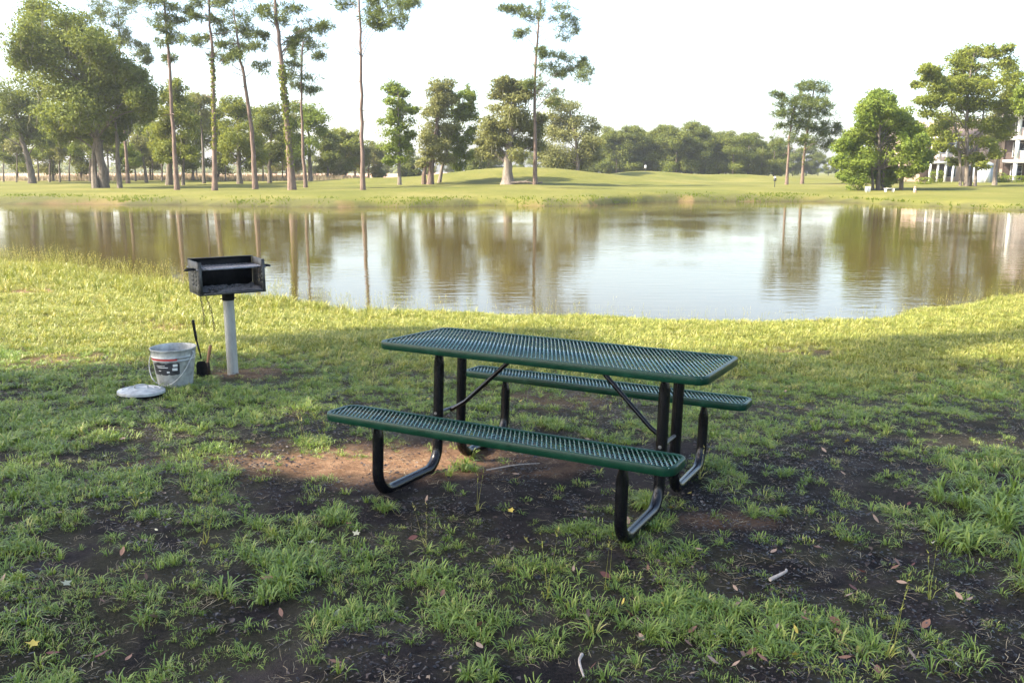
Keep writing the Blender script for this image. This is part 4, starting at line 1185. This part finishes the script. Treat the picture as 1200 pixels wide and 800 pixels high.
# ------------------------------------------------------------------ small things on the far bank
b = gpt(1018, 66)
t_ = thing('white_sign', 'small white double sign board standing at the water edge', 'sign', tuple(b))
for q, dx in enumerate((-.13, .10)):
    MB().box((dx, q * .05, .26), (.21, .03, .36)).build('board', 'white_trim', t_, bevel=.004)
    MB().box((dx, q * .05, .03), (.04, .028, .16)).build('stake', 'white_trim', t_)
b = gpt(1043, 66)
t_ = thing('white_bench', 'low white bench under the bushy tree', 'bench', tuple(b))
for q in range(3): MB().box((0, -.12 + q * .12, .27), (.75, .10, .03)).build('slat', 'white_trim', t_)
for dx in (-.28, .28): MB().box((dx, 0, .11), (.06, .34, .28)).build('leg', 'white_trim', t_)
b = gpt(1073, 65)
t_ = thing('marker_post', 'short rounded pinkish marker post on the lawn by the water', 'post', tuple(b))
MB().lathe([(.001, .46), (.05, .455), (.085, .42), (.095, .37), (.08, .34), (.09, .30), (.10, .12), (.12, .06), (.12, -.1)], 16).build('body', 'terracotta', t_, True)
MB().lathe([(.101, .20), (.108, .20), (.108, .26), (.100, .26)], 16).build('band', 'white_trim', t_, True)
b = gpt(908, 84)
t_ = thing('ball_washer', 'dark ball washer with a white cap on a slim stand by the tee', 'ball washer', tuple(b))
MB().tube([(0, 0, -.1), (0, 0, .6)], .04, 10).build('stand', 'dark_plastic', t_, True)
MB().lathe([(.001, .90), (.10, .88), (.14, .80), (.14, .62), (.08, .56), (.001, .56)], 14).build('tub', 'dark_plastic', t_, True)
MB().lathe([(.001, 1.02), (.09, .99), (.12, .90), (.11, .885)], 14).build('cap', 'white_trim', t_, True)
b = gpt(756, 119)
t_ = thing('tee_sign', 'white rounded tee sign on a thin post atop the low mound', 'sign', tuple(b))
MB().tube([(0, 0, -.1), (0, 0, .5)], .035, 8).build('post', 'dark_plastic', t_, True)
MB().prism([(.17 * math.cos(a), .24 * math.sin(a)) for a in np.linspace(0, 2 * math.pi, 17)[:-1]], (0, -.03, .66), (1, 0, 0), (0, 0, 1), (0, 1, 0), .06).build('plate', 'white_trim', t_)

# ------------------------------------------------------------------ oaks that shade the table (they stand beside and behind the photographer)
SHADE_EDGE = ([-400, 0, 100, 200, 300, 440, 600, 750, 900, 1050, 1200, 1600], [440, 436, 424, 408, 398, 386, 388, 394, 404, 408, 404, 400])
GAPS = [(410, 540, 200, 26), (150, 505, 90, 12), (40, 545, 80, 12), (330, 480, 60, 9), (1120, 520, 70, 9), (60, 421, 110, 9), (0, 470, 40, 6), (1150, 424, 70, 6), (250, 412, 60, 6), (300, 800, 70, 14), (560, 400, 40, 5), (930, 780, 60, 10), (700, 372, 50, 6), (200, 560, 30, 5), (1010, 745, 40, 6)]
def shade_oak(label, loc, blobs, seed, tr, per=520):
    rg = np.random.default_rng(seed)
    root = thing('shade_oak', label, 'tree', loc, 0, 'oaks shading the table')
    L0 = np.array(loc)
    lb = [(np.array(c), np.array(r)) for c, r in blobs]
    V, F, Tt = clumps(lb, per, .26, seed, 1.0, 1.2, .42)
    # where each leaf's shadow falls decides where the crown ends and where it has gaps
    C = V.reshape(-1, 4, 3).mean(1) + L0
    k = (C[:, 2] - .45) / SUN[2]
    S = C - SUN[None, :] * k[:, None]
    S[:, 2] = plane_z(S[:, 0], S[:, 1])
    px, py = to_px(S)
    wob = (fbm(S[:, 0] * 1.1, S[:, 1] * 1.1, 71, 3) - .5)
    edge_y = np.interp(px, *SHADE_EDGE) + wob * 34
    keep = (py > edge_y) | (S[:, 1] < 1.2)
    for cx, cy, rx, ry in GAPS:
        d = ((px - cx) / rx) ** 2 + ((py - cy) / ry) ** 2 + wob * 1.4
        keep &= ~((d < 1) & (S[:, 1] > 1.2))
    V = V.reshape(-1, 4, 3)[keep].reshape(-1, 3); Tt = Tt[keep]
    np_mesh('crown', V, np.arange(len(V)).reshape(-1, 4), 'oak_leaves', root, {'tint': ('FACE', Tt)})
    top_ = max(c[2] for c, r in lb)
    tp = smooth_path([(0, 0, -.4), (.1, .05, 2.2), (-.05, .1, 4.6), (0, 0, top_ * .8)], 5)
    mb = MB(); mb.tube(tp, tr * (1 - .7 * np.linspace(0, 1, len(tp))), 12)
    limbs_to(mb, tp, [q for q in lb if rg.uniform() < .5], tr * .8, rg)
    mb.build('trunk', 'oak_bark', root, True)
def oak_blobs(seed, R, z0, z1, n_):
    rg = np.random.default_rng(seed)
    out = []
    for q in range(n_):
        a = rg.uniform(0, 6.283); r = R * math.sqrt(rg.uniform(0.02, 1)); z = rg.uniform(z0, z1)
        s = rg.uniform(1.2, 1.9)
        out.append(((r * math.cos(a), r * math.sin(a), z), (s, s, s * .7)))
    return out
UPS = 18.0                                          # metres up-sun from the lowest crown that would do
for q, (x, y, R, z0, z1, n_) in enumerate([(-17.5, 3.2, 5.2, 5.5, 12, 30), (-10.8, 2.6, 5.2, 5.5, 11.5, 34), (-12.5, -4.2, 5.0, 6, 12, 26), (-4.5, -2.6, 4.6, 6, 11, 28), (-5.6, 2.4, 3.4, 5.6, 9, 22)]):
    x, y, z0, z1 = x - UPS * math.cos(SUN_BACK), y - UPS * math.sin(SUN_BACK), z0 + UPS * math.tan(SUN_EL), z1 + UPS * math.tan(SUN_EL)
    names = ['broad oak shading the grass left of the grill', 'broad oak whose crown shades the picnic table', 'oak behind the photographer casting shade on the near grass', 'oak over the photographer casting dappled shade on the bare soil', 'smaller oak whose shade falls right of the table']
    shade_oak(names[q], (x, y, float(ground_z(np.array([x]), np.array([y]))[0])), oak_blobs(800 + q, R, z0, z1, n_), 820 + q, .38)

# ------------------------------------------------------------------ grass
def blade_tuft(seed, nb, L, wd, spread, lean, rad_, straw=0.0):
    rg = np.random.default_rng(seed)
    V, Q, T, Tq, Tt = [], [], [], [], []
    for q in range(nb):
        a = rg.uniform(0, 6.283); b0 = np.array([math.cos(a), math.sin(a), 0]) * rad_ * math.sqrt(rg.uniform())
        a2 = a + rg.normal() * .7
        out = np.array([math.cos(a2), math.sin(a2), 0])
        l = L * rg.uniform(.55, 1.2); ln = lean * rg.uniform(.3, 1.3)
        sd = np.array([-out[1], out[0], 0]) * wd * rg.uniform(.7, 1.2)
        p1 = b0 + out * l * .30 * ln + [0, 0, l * .45]
        p2 = b0 + out * l * .70 * ln * 1.1 + [0, 0, l * (.80 - .25 * ln)]
        p3 = b0 + out * l * 1.05 * ln * 1.15 + [0, 0, l * max(.12, .98 - .75 * ln)]
        n0 = len(V)
        V += [b0 - sd * .7, b0 + sd * .7, p1 + sd, p1 - sd, p2 + sd * .75, p2 - sd * .75, p3]
        Q += [(n0, n0 + 1, n0 + 2, n0 + 3), (n0 + 3, n0 + 2, n0 + 4, n0 + 5)]
        T += [(n0 + 5, n0 + 4, n0 + 6)]
        t = rg.uniform(0, 1) if rg.uniform() > straw else 1.0
        Tq += [t, t]; Tt += [t]
    return np.array(V), np.array(Q), np.array(T), np.array(Tq + Tt)
def tuft_obj(name, args, mat, stalks=0, stalk_h=.3):
    V, Q, T, tint = blade_tuft(*args)
    if stalks:
        rg = np.random.default_rng(args[0] + 5)
        Vs, Ts = list(V), []
        T = list(map(tuple, T)); tq = list(tint)
        for q in range(stalks):
            b = np.array([rg.normal() * .01, rg.normal() * .01, 0]); h = stalk_h * rg.uniform(.7, 1.2)
            e = b + [rg.normal() * .12 * h, rg.normal() * .12 * h, h]
            for sd in (np.array([.0013, 0, 0]), np.array([0, .0013, 0])):
                n0 = len(Vs); Vs += [b - sd, b + sd, e]; T.append((n0, n0 + 1, n0 + 2)); tq.append(.9)
            for s in range(7):
                f = rg.uniform(.72, 1.0); p_ = b + (e - b) * f
                dv = unit(rg.normal(size=3)) * .012 + [0, 0, .012]; sd = unit(np.cross(dv, rg.normal(size=3))) * .0025
                n0 = len(Vs); Vs += [p_ - sd, p_ + sd, p_ + dv]; T.append((n0, n0 + 1, n0 + 2)); tq.append(1.0)
        V = np.array(Vs); T = np.array(T); tint = np.array(tq)
    return np_mesh(name, V, [Q, T], mat, None, {'tint': ('FACE', tint)}, link=False)
TUFTS = {
    'crab': [tuft_obj('tuft', (900 + q, 16 + 3 * (q % 3), .046 + .007 * (q % 3), .0021, 1, .8 + .12 * (q % 4), .020, .07), 'blade_shade') for q in range(7)],
    'fine': [tuft_obj('tuft', (910 + q, 34, .030 + .005 * (q % 3), .0016, 1, .6 + .2 * (q % 3), .048, .12), 'blade_shade') for q in range(6)],
    'clump': [tuft_obj('tuft', (920 + q, 28, .080, .0026, 1, .85, .022, .06), 'blade_shade') for q in range(3)],
    'lawn': [tuft_obj('tuft', (930 + q, 28, .072, .0021, 1, .62, .050, .10), 'blade_lawn') for q in range(4)],
    'tall': [tuft_obj('tuft', (940 + q, 18, .19, .0035, 1, .55, .030, .15), 'blade_lawn', 2, .38) for q in range(3)],
    'straw': [tuft_obj('tuft', (950 + q, 8, .060, .0014, 1, 1.35, .030, 1.0), 'blade_straw') for q in range(3)],
    'stalk': [tuft_obj('tuft', (960 + q, 5, .07, .0024, 1, .9, .008, .3), 'blade_lawn', 2, .26) for q in range(2)],
}
def flat_bits(name, seed, n_, L0, L1, w0, w1, rad_, mat, curl=.3):
    rg = np.random.default_rng(seed)
    V, Q, T = [], [], []
    for q in range(n_):
        a = rg.uniform(0, 6.283); c = np.array([rg.normal() * rad_, rg.normal() * rad_, rg.uniform(.005, .014)])
        d = np.array([math.cos(a), math.sin(a), rg.normal() * .12]); sd = np.array([-d[1], d[0], rg.normal() * .3]) * rg.uniform(w0, w1) / 2
        l = rg.uniform(L0, L1); bd = np.array([-d[1], d[0], 0]) * l * rg.normal() * curl * .3 + [0, 0, rg.uniform(0, .25) * l * curl]
        n0 = len(V)
        for t_ in (-.5, 0, .5):
            p_ = c + d * l * t_ + (bd if t_ == 0 else 0)
            wv = sd * (1 if t_ == 0 else rg.uniform(.4, .9))
            V += [p_ - wv, p_ + wv]
        Q += [(n0, n0 + 1, n0 + 3, n0 + 2), (n0 + 2, n0 + 3, n0 + 5, n0 + 4)]
        t_ = rg.uniform(); T += [t_, t_]
    return np_mesh(name, np.array(V), np.array(Q), mat, None, {'tint': ('FACE', np.array(T))}, link=False)
blade_mat('litter', [(.05, (.004, .003, .003)), (.5, (.020, .013, .010)), (.85, (.07, .045, .030)), (.98, (.20, .15, .11))], .05)
TUFTS['straw'] = [flat_bits('straw', 955 + q, 9, .02, .065, .0012, .0024, .035, 'blade_straw') for q in range(4)]
TUFTS['litter'] = [flat_bits('litter', 965 + q, 12, .005, .022, .003, .010, .04, 'litter', .5) for q in range(4)]
def scatter(name, label, protos, P, scale, seed, tilt=.12):
    """one grass object: points carrying size and turn, instanced by geometry nodes"""
    rg = np.random.default_rng(seed)
    n_ = len(P)
    me = bpy.data.meshes.new(name)
    me.vertices.add(n_); me.vertices.foreach_set('co', np.asarray(P, np.float32).ravel())
    me.attributes.new('size', 'FLOAT', 'POINT').data.foreach_set('value', np.asarray(scale, np.float32))
    rot = np.stack([rg.normal(size=n_) * tilt, rg.normal(size=n_) * tilt, rg.uniform(0, 6.283, n_)], 1).astype(np.float32)
    me.attributes.new('turn', 'FLOAT_VECTOR', 'POINT').data.foreach_set('vector', rot.ravel())
    me.attributes.new('which', 'INT', 'POINT').data.foreach_set('value', rg.integers(0, len(protos), n_).astype(np.int32))
    ob = bpy.data.objects.new(name, me); COL.objects.link(ob)
    g = bpy.data.node_groups.new(name, 'GeometryNodeTree')
    g.interface.new_socket('Geometry', in_out='INPUT', socket_type='NodeSocketGeometry')
    g.interface.new_socket('Geometry', in_out='OUTPUT', socket_type='NodeSocketGeometry')
    gi, go = g.nodes.new('NodeGroupInput'), g.nodes.new('NodeGroupOutput')
    m2p = g.nodes.new('GeometryNodeMeshToPoints'); g.links.new(gi.outputs[0], m2p.inputs['Mesh'])
    g2i = g.nodes.new('GeometryNodeGeometryToInstance')
    for pr in reversed(protos):
        oi = g.nodes.new('GeometryNodeObjectInfo'); oi.inputs['Object'].default_value = pr
        g.links.new(oi.outputs['Geometry'], g2i.inputs[0])
    iop = g.nodes.new('GeometryNodeInstanceOnPoints')
    g.links.new(m2p.outputs[0], iop.inputs['Points']); g.links.new(g2i.outputs[0], iop.inputs['Instance'])
    iop.inputs['Pick Instance'].default_value = True
    def na(nm, typ):
        a = g.nodes.new('GeometryNodeInputNamedAttribute'); a.data_type = typ; a.inputs[0].default_value = nm
        return a.outputs[0]
    g.links.new(na('which', 'INT'), iop.inputs['Instance Index'])
    e2r = g.nodes.new('FunctionNodeEulerToRotation'); g.links.new(na('turn', 'FLOAT_VECTOR'), e2r.inputs[0])
    g.links.new(e2r.outputs[0], iop.inputs['Rotation'])
    g.links.new(na('size', 'FLOAT'), iop.inputs['Scale'])
    g.links.new(iop.outputs[0], go.inputs[0])
    md = ob.modifiers.new('grass', 'NODES'); md.node_group = g
    stuff(ob); tag(ob, label, 'grass')
    return ob

def sample(y0, y1, dens, margin=1.4):
    A = (y1 - y0) * 2 * (.62 * y1 + margin)
    n_ = int(A * dens)
    y = rng.uniform(y0, y1, n_); x = rng.uniform(-1, 1, n_) * (.62 * y1 + margin)
    k = np.abs(x) < .62 * y + margin
    x, y = x[k], y[k]
    k = near_shore(x) - y > -.15
    return x[k], y[k]
def pts(x, y): return np.stack([x, y, ground_z(x, y) - .004], -1)
acc = {k: [] for k in TUFTS}; accs = {k: [] for k in TUFTS}
CLEAR = [(ll[0], ll[1], .21), (bl[0], bl[1], .15), (gb[0], gb[1], .06), (sv_[0], sv_[1], .06)]
def put(kind, x, y, s):
    k_ = np.ones(len(x), bool)
    for cx, cy, rr in CLEAR: k_ &= (x - cx) ** 2 + (y - cy) ** 2 > rr * rr
    x, y, s = x[k_], y[k_], s[k_]
    acc[kind].append(pts(x, y)); accs[kind].append(s)
for y0, y1, dens in ((1.4, 3.5, 900), (3.5, 6, 760), (6, 8, 560), (8, 10, 420), (10, 14, 330), (14, 24, 200)):
    x, y = sample(y0, y1, dens)
    dirt, tan, px, py = masks(x, y)
    veg = (1 - dirt) ** 1.5 * (1 - tan * .85)
    lawnw = sstep(7.2, 9.6, y + (fbm(x, y, 81, 2) - .5) * 2)
    keep = rng.uniform(0, 1, len(x)) < veg * (.72 + .28 * lawnw) + .035 * (1 - tan)
    x, y, lawnw, px, py, veg = x[keep], y[keep], lawnw[keep], px[keep], py[keep], veg[keep]
    u = rng.uniform(0, 1, len(x))
    isl = rng.uniform(0, 1, len(x)) < lawnw
    cl = fbm(x * 1.3, y * 1.3, 101, 3)
    sc_ = rng.uniform(.65, 1.25, len(x)) * (.75 + .6 * cl) * np.where(veg < .5, .75, 1)
    k = ~isl & (u < .52); put('fine', x[k], y[k], sc_[k] * 1.05)
    k = ~isl & (u >= .52) & (u < .86); put('crab', x[k], y[k], sc_[k])
    k = ~isl & (u >= .86) & (u < .875) & (cl > .46); put('clump', x[k], y[k], sc_[k] * .85)
    k = ~isl & (u >= .96); put('straw', x[k], y[k], sc_[k])
    k = isl & (u < .93); put('lawn', x[k], y[k], sc_[k] * (.75 + .35 * lawnw[k]))
    k = isl & (u >= .93); put('straw', x[k], y[k], sc_[k] * 1.2)
# straw and litter on the soil
x, y = sample(1.4, 9, 70)
put('straw', x, y, rng.uniform(.4, 1.1, len(x)))
x, y = sample(1.4, 8, 140)
k = masks(x, y)[0] < .5
put('straw', x[k], y[k], rng.uniform(.4, 1.0, k.sum()))
x, y = sample(1.4, 8, 230)
k = rng.uniform(0, 1, len(x)) < .25 + .75 * sstep(.4, .6, fbm(x * 2, y * 2, 88, 3))
put('litter', x[k], y[k], rng.uniform(.5, 1.3, k.sum()))
x, y = sample(8, 22, 40)
put('straw', x, y, rng.uniform(.8, 1.6, len(x)))
# taller weeds along the near shore, tallest on the left
x, y = sample(9, 23, 190)
t = near_shore(x) - y
k = (rng.uniform(0, 1, len(x)) < np.exp(-np.maximum(t, 0) / .9) * np.interp(x, [-14, -5, 0, 5, 9], [1, .8, .22, .12, .35]))
put('tall', x[k], y[k], rng.uniform(.5, 1.35, k.sum()) * np.interp(x[k], [-14, -4, 0, 9], [1.25, 1.0, .6, .6]))
# bigger clumps the photograph shows
for px, py, s, cnt in ((1165, 600, 1.9, 16), (1150, 635, 1.7, 10), (1185, 580, 1.6, 10), (325, 690, 1.25, 10), (310, 620, 1.1, 7), (560, 790, 1.0, 5), (750, 730, 1.15, 6), (1080, 470, 1.3, 12), (1020, 500, 1.2, 8), (540, 550, 1.15, 8), (450, 595, 1.0, 6), (900, 605, .8, 9),
                       (640, 745, .9, 5), (430, 720, .95, 5), (860, 720, .9, 6), (1140, 560, 1.4, 9), (1110, 620, 1.2, 6), (780, 610, .8, 4), (520, 640, .7, 4), (960, 500, 1.0, 8), (930, 560, .9, 8)):
    c_ = gp(px, py)
    x = c_[0] + rng.normal(size=cnt) * .07 * s; y = c_[1] + rng.normal(size=cnt) * .07 * s
    put('clump', x, y, rng.uniform(.6, .95, cnt) * s)
for px, py in ((358, 520), (382, 522), (712, 690), (500, 640), (560, 600), (1040, 770), (1090, 700), (240, 640), (120, 470), (640, 700), (820, 560), (160, 600)):
    c_ = gp(px, py); put('stalk', np.array([c_[0]]), np.array([c_[1]]), np.array([rng.uniform(.8, 1.2)]))
n_ = 420
x = rng.uniform(-14, 10, n_); y = near_shore(x) - rng.exponential(.7, n_)
k = rng.uniform(0, 1, n_) < np.interp(x, [-14, -6, -3, 1, 5, 9], [1, 1, .6, .12, .12, .4])
put('stalk', x[k], y[k], rng.uniform(.9, 2.0, k.sum()) * np.interp(x[k], [-14, -4, 0, 9], [1.0, .9, .6, .6]))
# reeds standing in the shallows
n_ = 260
x = rng.uniform(-9, 9.5, n_); y = near_shore(x) + rng.exponential(.35, n_)
k = rng.uniform(0, 1, n_) < np.interp(x, [-9, -3, 1, 5, 9], [1, .5, .35, .8, 1])
x, y = x[k], y[k]
LBL = {'crab': 'coarse splayed crabgrass in the shade round the table', 'fine': 'short fine grass in the shade of the trees', 'clump': 'larger green grass clumps on the dark soil', 'lawn': 'sunlit yellow green grass along the near bank',
       'tall': 'tall weedy grass at the water edge', 'straw': 'dry straw coloured blades littering the soil', 'stalk': 'thin seed stalks standing among the grass', 'litter': 'crumbs of bark and leaf litter on the dark soil', 'water': ''}
NMS = {'crab': 'crabgrass', 'fine': 'short_grass', 'clump': 'grass_clumps', 'lawn': 'bank_grass', 'tall': 'shore_weeds', 'straw': 'dry_grass', 'stalk': 'seed_stalks', 'litter': 'leaf_litter'}
for q, kk in enumerate(TUFTS):
    scatter(NMS[kk], LBL[kk], TUFTS[kk], np.concatenate(acc[kk]), np.concatenate(accs[kk]), 970 + q)
P_ = np.stack([x, y, np.full(len(x), -.03)], -1)
scatter('water_weeds', 'thin weeds standing in the shallow water along the near shore', TUFTS['stalk'], P_, rng.uniform(.4, .9, len(x)), 990)

# rough fringe on the far shore
n_ = 7000
x = rng.uniform(-42, 40, n_); s_ = rng.uniform(-.2, 1.6, n_)
k = rng.uniform(0, 1, n_) < sstep(.45, .62, fbm(x * .4, s_, 17, 3)) + .05
x, s_ = x[k], s_[k]; y = far_shore(x) + s_; z = ground_z(x, y)
k = z > -.02
x, y, z = x[k], y[k], z[k]; n_ = len(x)
h = rng.uniform(.03, .17, n_)
V = np.stack([np.stack([x - .05, y, z - .05], 1), np.stack([x + .05, y, z - .05], 1), np.stack([x + rng.normal(size=n_) * .1, y, z + h], 1)], 1).reshape(-1, 3)
fr_ = stuff(np_mesh('bank_fringe', V, np.arange(3 * n_).reshape(-1, 3), 'hedge_leaves', None, {'tint': ('FACE', rng.uniform(0, 1, n_))}))
tag(fr_, 'rough uncut grass along the far water edge', 'grass')

# ------------------------------------------------------------------ fallen leaves, twigs
def leaf_mesh(kind, seed, mat):
    rg = np.random.default_rng(seed)
    if kind == 'star':                               # five-lobed leaf
        out = []
        for q in range(10):
            a = math.pi / 2 + q * math.pi / 5
            r = rg.uniform(.8, 1.1) if q % 2 == 0 else rg.uniform(.42, .6)
            a += rg.normal() * .08
            if q == 5: r = .35
            out.append((r * math.cos(a), r * math.sin(a)))
    else:
        out = [(.5 * math.sin(math.pi * t) ** .8 * (1 if s else -1) * (1 if kind == 'oval' else .62), (t - .5) * 2) for s in (0, 1) for t in (np.linspace(0, 1, 7)[:-1] if s == 0 else np.linspace(1, 0, 7)[:-1])]
    n_ = len(out)
    cur = rg.uniform(.15, .5); tw = rg.uniform(-.3, .3)
    V = [(x, y, cur * (x * x * 1.2 + y * y * .35) + tw * x * y) for x, y in out] + [(0, 0, 0)]
    st_ = [(-.025, -.95, .3 * cur), (.025, -.95, .3 * cur), (.06, -1.5, .45 * cur)]
    T = [(n_, q, (q + 1) % n_) for q in range(n_)] + [(n_ + 1, n_ + 2, n_ + 3)]
    o_ = np_mesh('fallen_leaf', np.array(V + st_) * .5, np.array(T), mat, link=False)
    sol = o_.data
    return o_
LEAFK = {'leaf_brown': ('brown dry curled leaf fallen on the soil', 'brown fallen leaves'), 'leaf_tan': ('pale tan dry leaf fallen among the grass', 'tan fallen leaves'), 'leaf_yellow': ('bright yellow star shaped leaf fallen on the ground', 'yellow fallen leaves'),
         'leaf_red': ('dark red fallen leaf on the ground', 'red fallen leaves'), 'leaf_pale': ('whitish green fallen leaf on the ground', 'pale fallen leaves')}
protos = {mt: [leaf_mesh('star' if mt in ('leaf_yellow', 'leaf_pale') and q != 2 else ('oval' if q % 2 else 'slim'), 1000 + q * 7 + len(mt), mt) for q in range(3)] for mt in LEAFK}
spots = [(500, 180 - 180 + 590, 'leaf_tan'), (168, 588, 'leaf_yellow'), (184, 630, 'leaf_pale'), (200, 615, 'leaf_pale'), (145, 658, 'leaf_brown'), (266, 675, 'leaf_yellow'), (40, 762, 'leaf_yellow'), (190, 757, 'leaf_red'), (63, 770, 'leaf_red'), (120, 776, 'leaf_red'),
         (365, 611, 'leaf_tan'), (394, 724, 'leaf_pale'), (418, 632, 'leaf_pale'), (366, 640, 'leaf_pale'), (568, 558, 'leaf_tan'), (608, 566, 'leaf_tan'), (484, 634, 'leaf_red'), (600, 645, 'leaf_tan'), (672, 673, 'leaf_tan'), (628, 740, 'leaf_tan'), (730, 713, 'leaf_yellow'), (776, 712, 'leaf_yellow'),
         (688, 728, 'leaf_brown'), (785, 660, 'leaf_tan'), (790, 652, 'leaf_pale'), (695, 790, 'leaf_red'), (562, 760, 'leaf_tan'), (808, 578, 'leaf_yellow'), (720, 575, 'leaf_yellow'), (932, 748, 'leaf_yellow'), (1108, 797, 'leaf_yellow'), (1128, 590, 'leaf_pale'), (1042, 756, 'leaf_pale'), (995, 700, 'leaf_tan'),
         (1078, 704, 'leaf_tan'), (1065, 735, 'leaf_tan'), (835, 782, 'leaf_tan'), (1094, 640, 'leaf_pale'), (865, 715, 'leaf_tan'), (925, 690, 'leaf_tan'), (1000, 690, 'leaf_red'), (1070, 663, 'leaf_red'), (880, 770, 'leaf_brown'), (1085, 735, 'leaf_brown'), (815, 655, 'leaf_brown'), (1120, 770, 'leaf_brown'),
         (502, 467, 'leaf_yellow'), (455, 475, 'leaf_yellow'), (610, 470, 'leaf_yellow'), (612, 476, 'leaf_red'), (138, 417, 'leaf_red'), (126, 442, 'leaf_pale'), (992, 522, 'leaf_yellow'), (965, 535, 'leaf_tan'), (988, 558, 'leaf_tan'), (920, 462, 'leaf_tan'), (975, 477, 'leaf_tan')]
for q in range(95):
    px, py = rng.uniform(0, 1200), 455 + 345 * rng.uniform(0, 1) ** .8
    if q % 2 and q < 60: px, py = rng.normal(960, 130), rng.normal(715, 45)
    if 380 < px < 900 and 460 < py < 500: continue
    spots.append((px, min(py, 815), rng.choice(['leaf_brown', 'leaf_tan', 'leaf_brown', 'leaf_tan', 'leaf_red', 'leaf_pale', 'leaf_yellow'], p=[.3, .25, .1, .12, .1, .09, .04])))
for q, (px, py, mt) in enumerate(spots):
    c_ = gp(px, py)
    o_ = protos[mt][q % 3].copy(); COL.objects.link(o_)
    zz = float(ground_z(c_[0:1], c_[1:2])[0])
    o_.location = (c_[0], c_[1], zz + rng.uniform(.014, .032))
    o_.rotation_euler = (rng.normal() * .4, rng.normal() * .4, rng.uniform(0, 6.28))
    s_ = rng.uniform(.026, .046) * (1.15 if mt in ('leaf_yellow', 'leaf_pale') else 1.25)
    o_.scale = (s_, s_, s_)
    tag(o_, LEAFK[mt][0], 'leaf', LEAFK[mt][1])
def twig(label, px0, py0, px1, py1, r, bend=.03):
    a, b = gp(px0, py0), gp(px1, py1)
    for v in (a, b): v[2] = float(ground_z(v[0:1], v[1:2])[0]) + r + .012
    mid_ = (a + b) / 2 + np.array([bend, 0, .012])
    o_ = MB().tube(smooth_path([a * 0, (mid_ - a) * .98, b - a], 5), np.linspace(r, r * .55, 11), 7).build('twig', 'twig_bark', None, True)
    o_.location = a
    tag(o_, label, 'twig')
twig('bleached bent twig on the dark soil near yellow leaves', 682, 770, 684, 800, .006, -.012)
twig('pale flat piece of stick right of the table on dark soil', 902, 684, 921, 671, .008)
twig('thin grey twig across the bare soil under the near bench', 570, 556, 632, 546, .004)

# ------------------------------------------------------------------ haze
hb = MB().box((0, 420, 16.5), (1840, 1000, 38)).build('haze', None)
hm = bpy.data.materials.new('haze'); hm.use_nodes = True
hn = hm.node_tree; hn.nodes.remove(hn.nodes['Principled BSDF'])
pv = hn.nodes.new('ShaderNodeVolumePrincipled')
pv.inputs['Color'].default_value = (.93, .96, 1, 1)
pv.inputs['Density'].default_value = 0.00038
pv.inputs['Anisotropy'].default_value = .3
hn.links.new(pv.outputs[0], hn.nodes['Material Output'].inputs['Volume'])
hb.data.materials.append(hm)
stuff(hb)
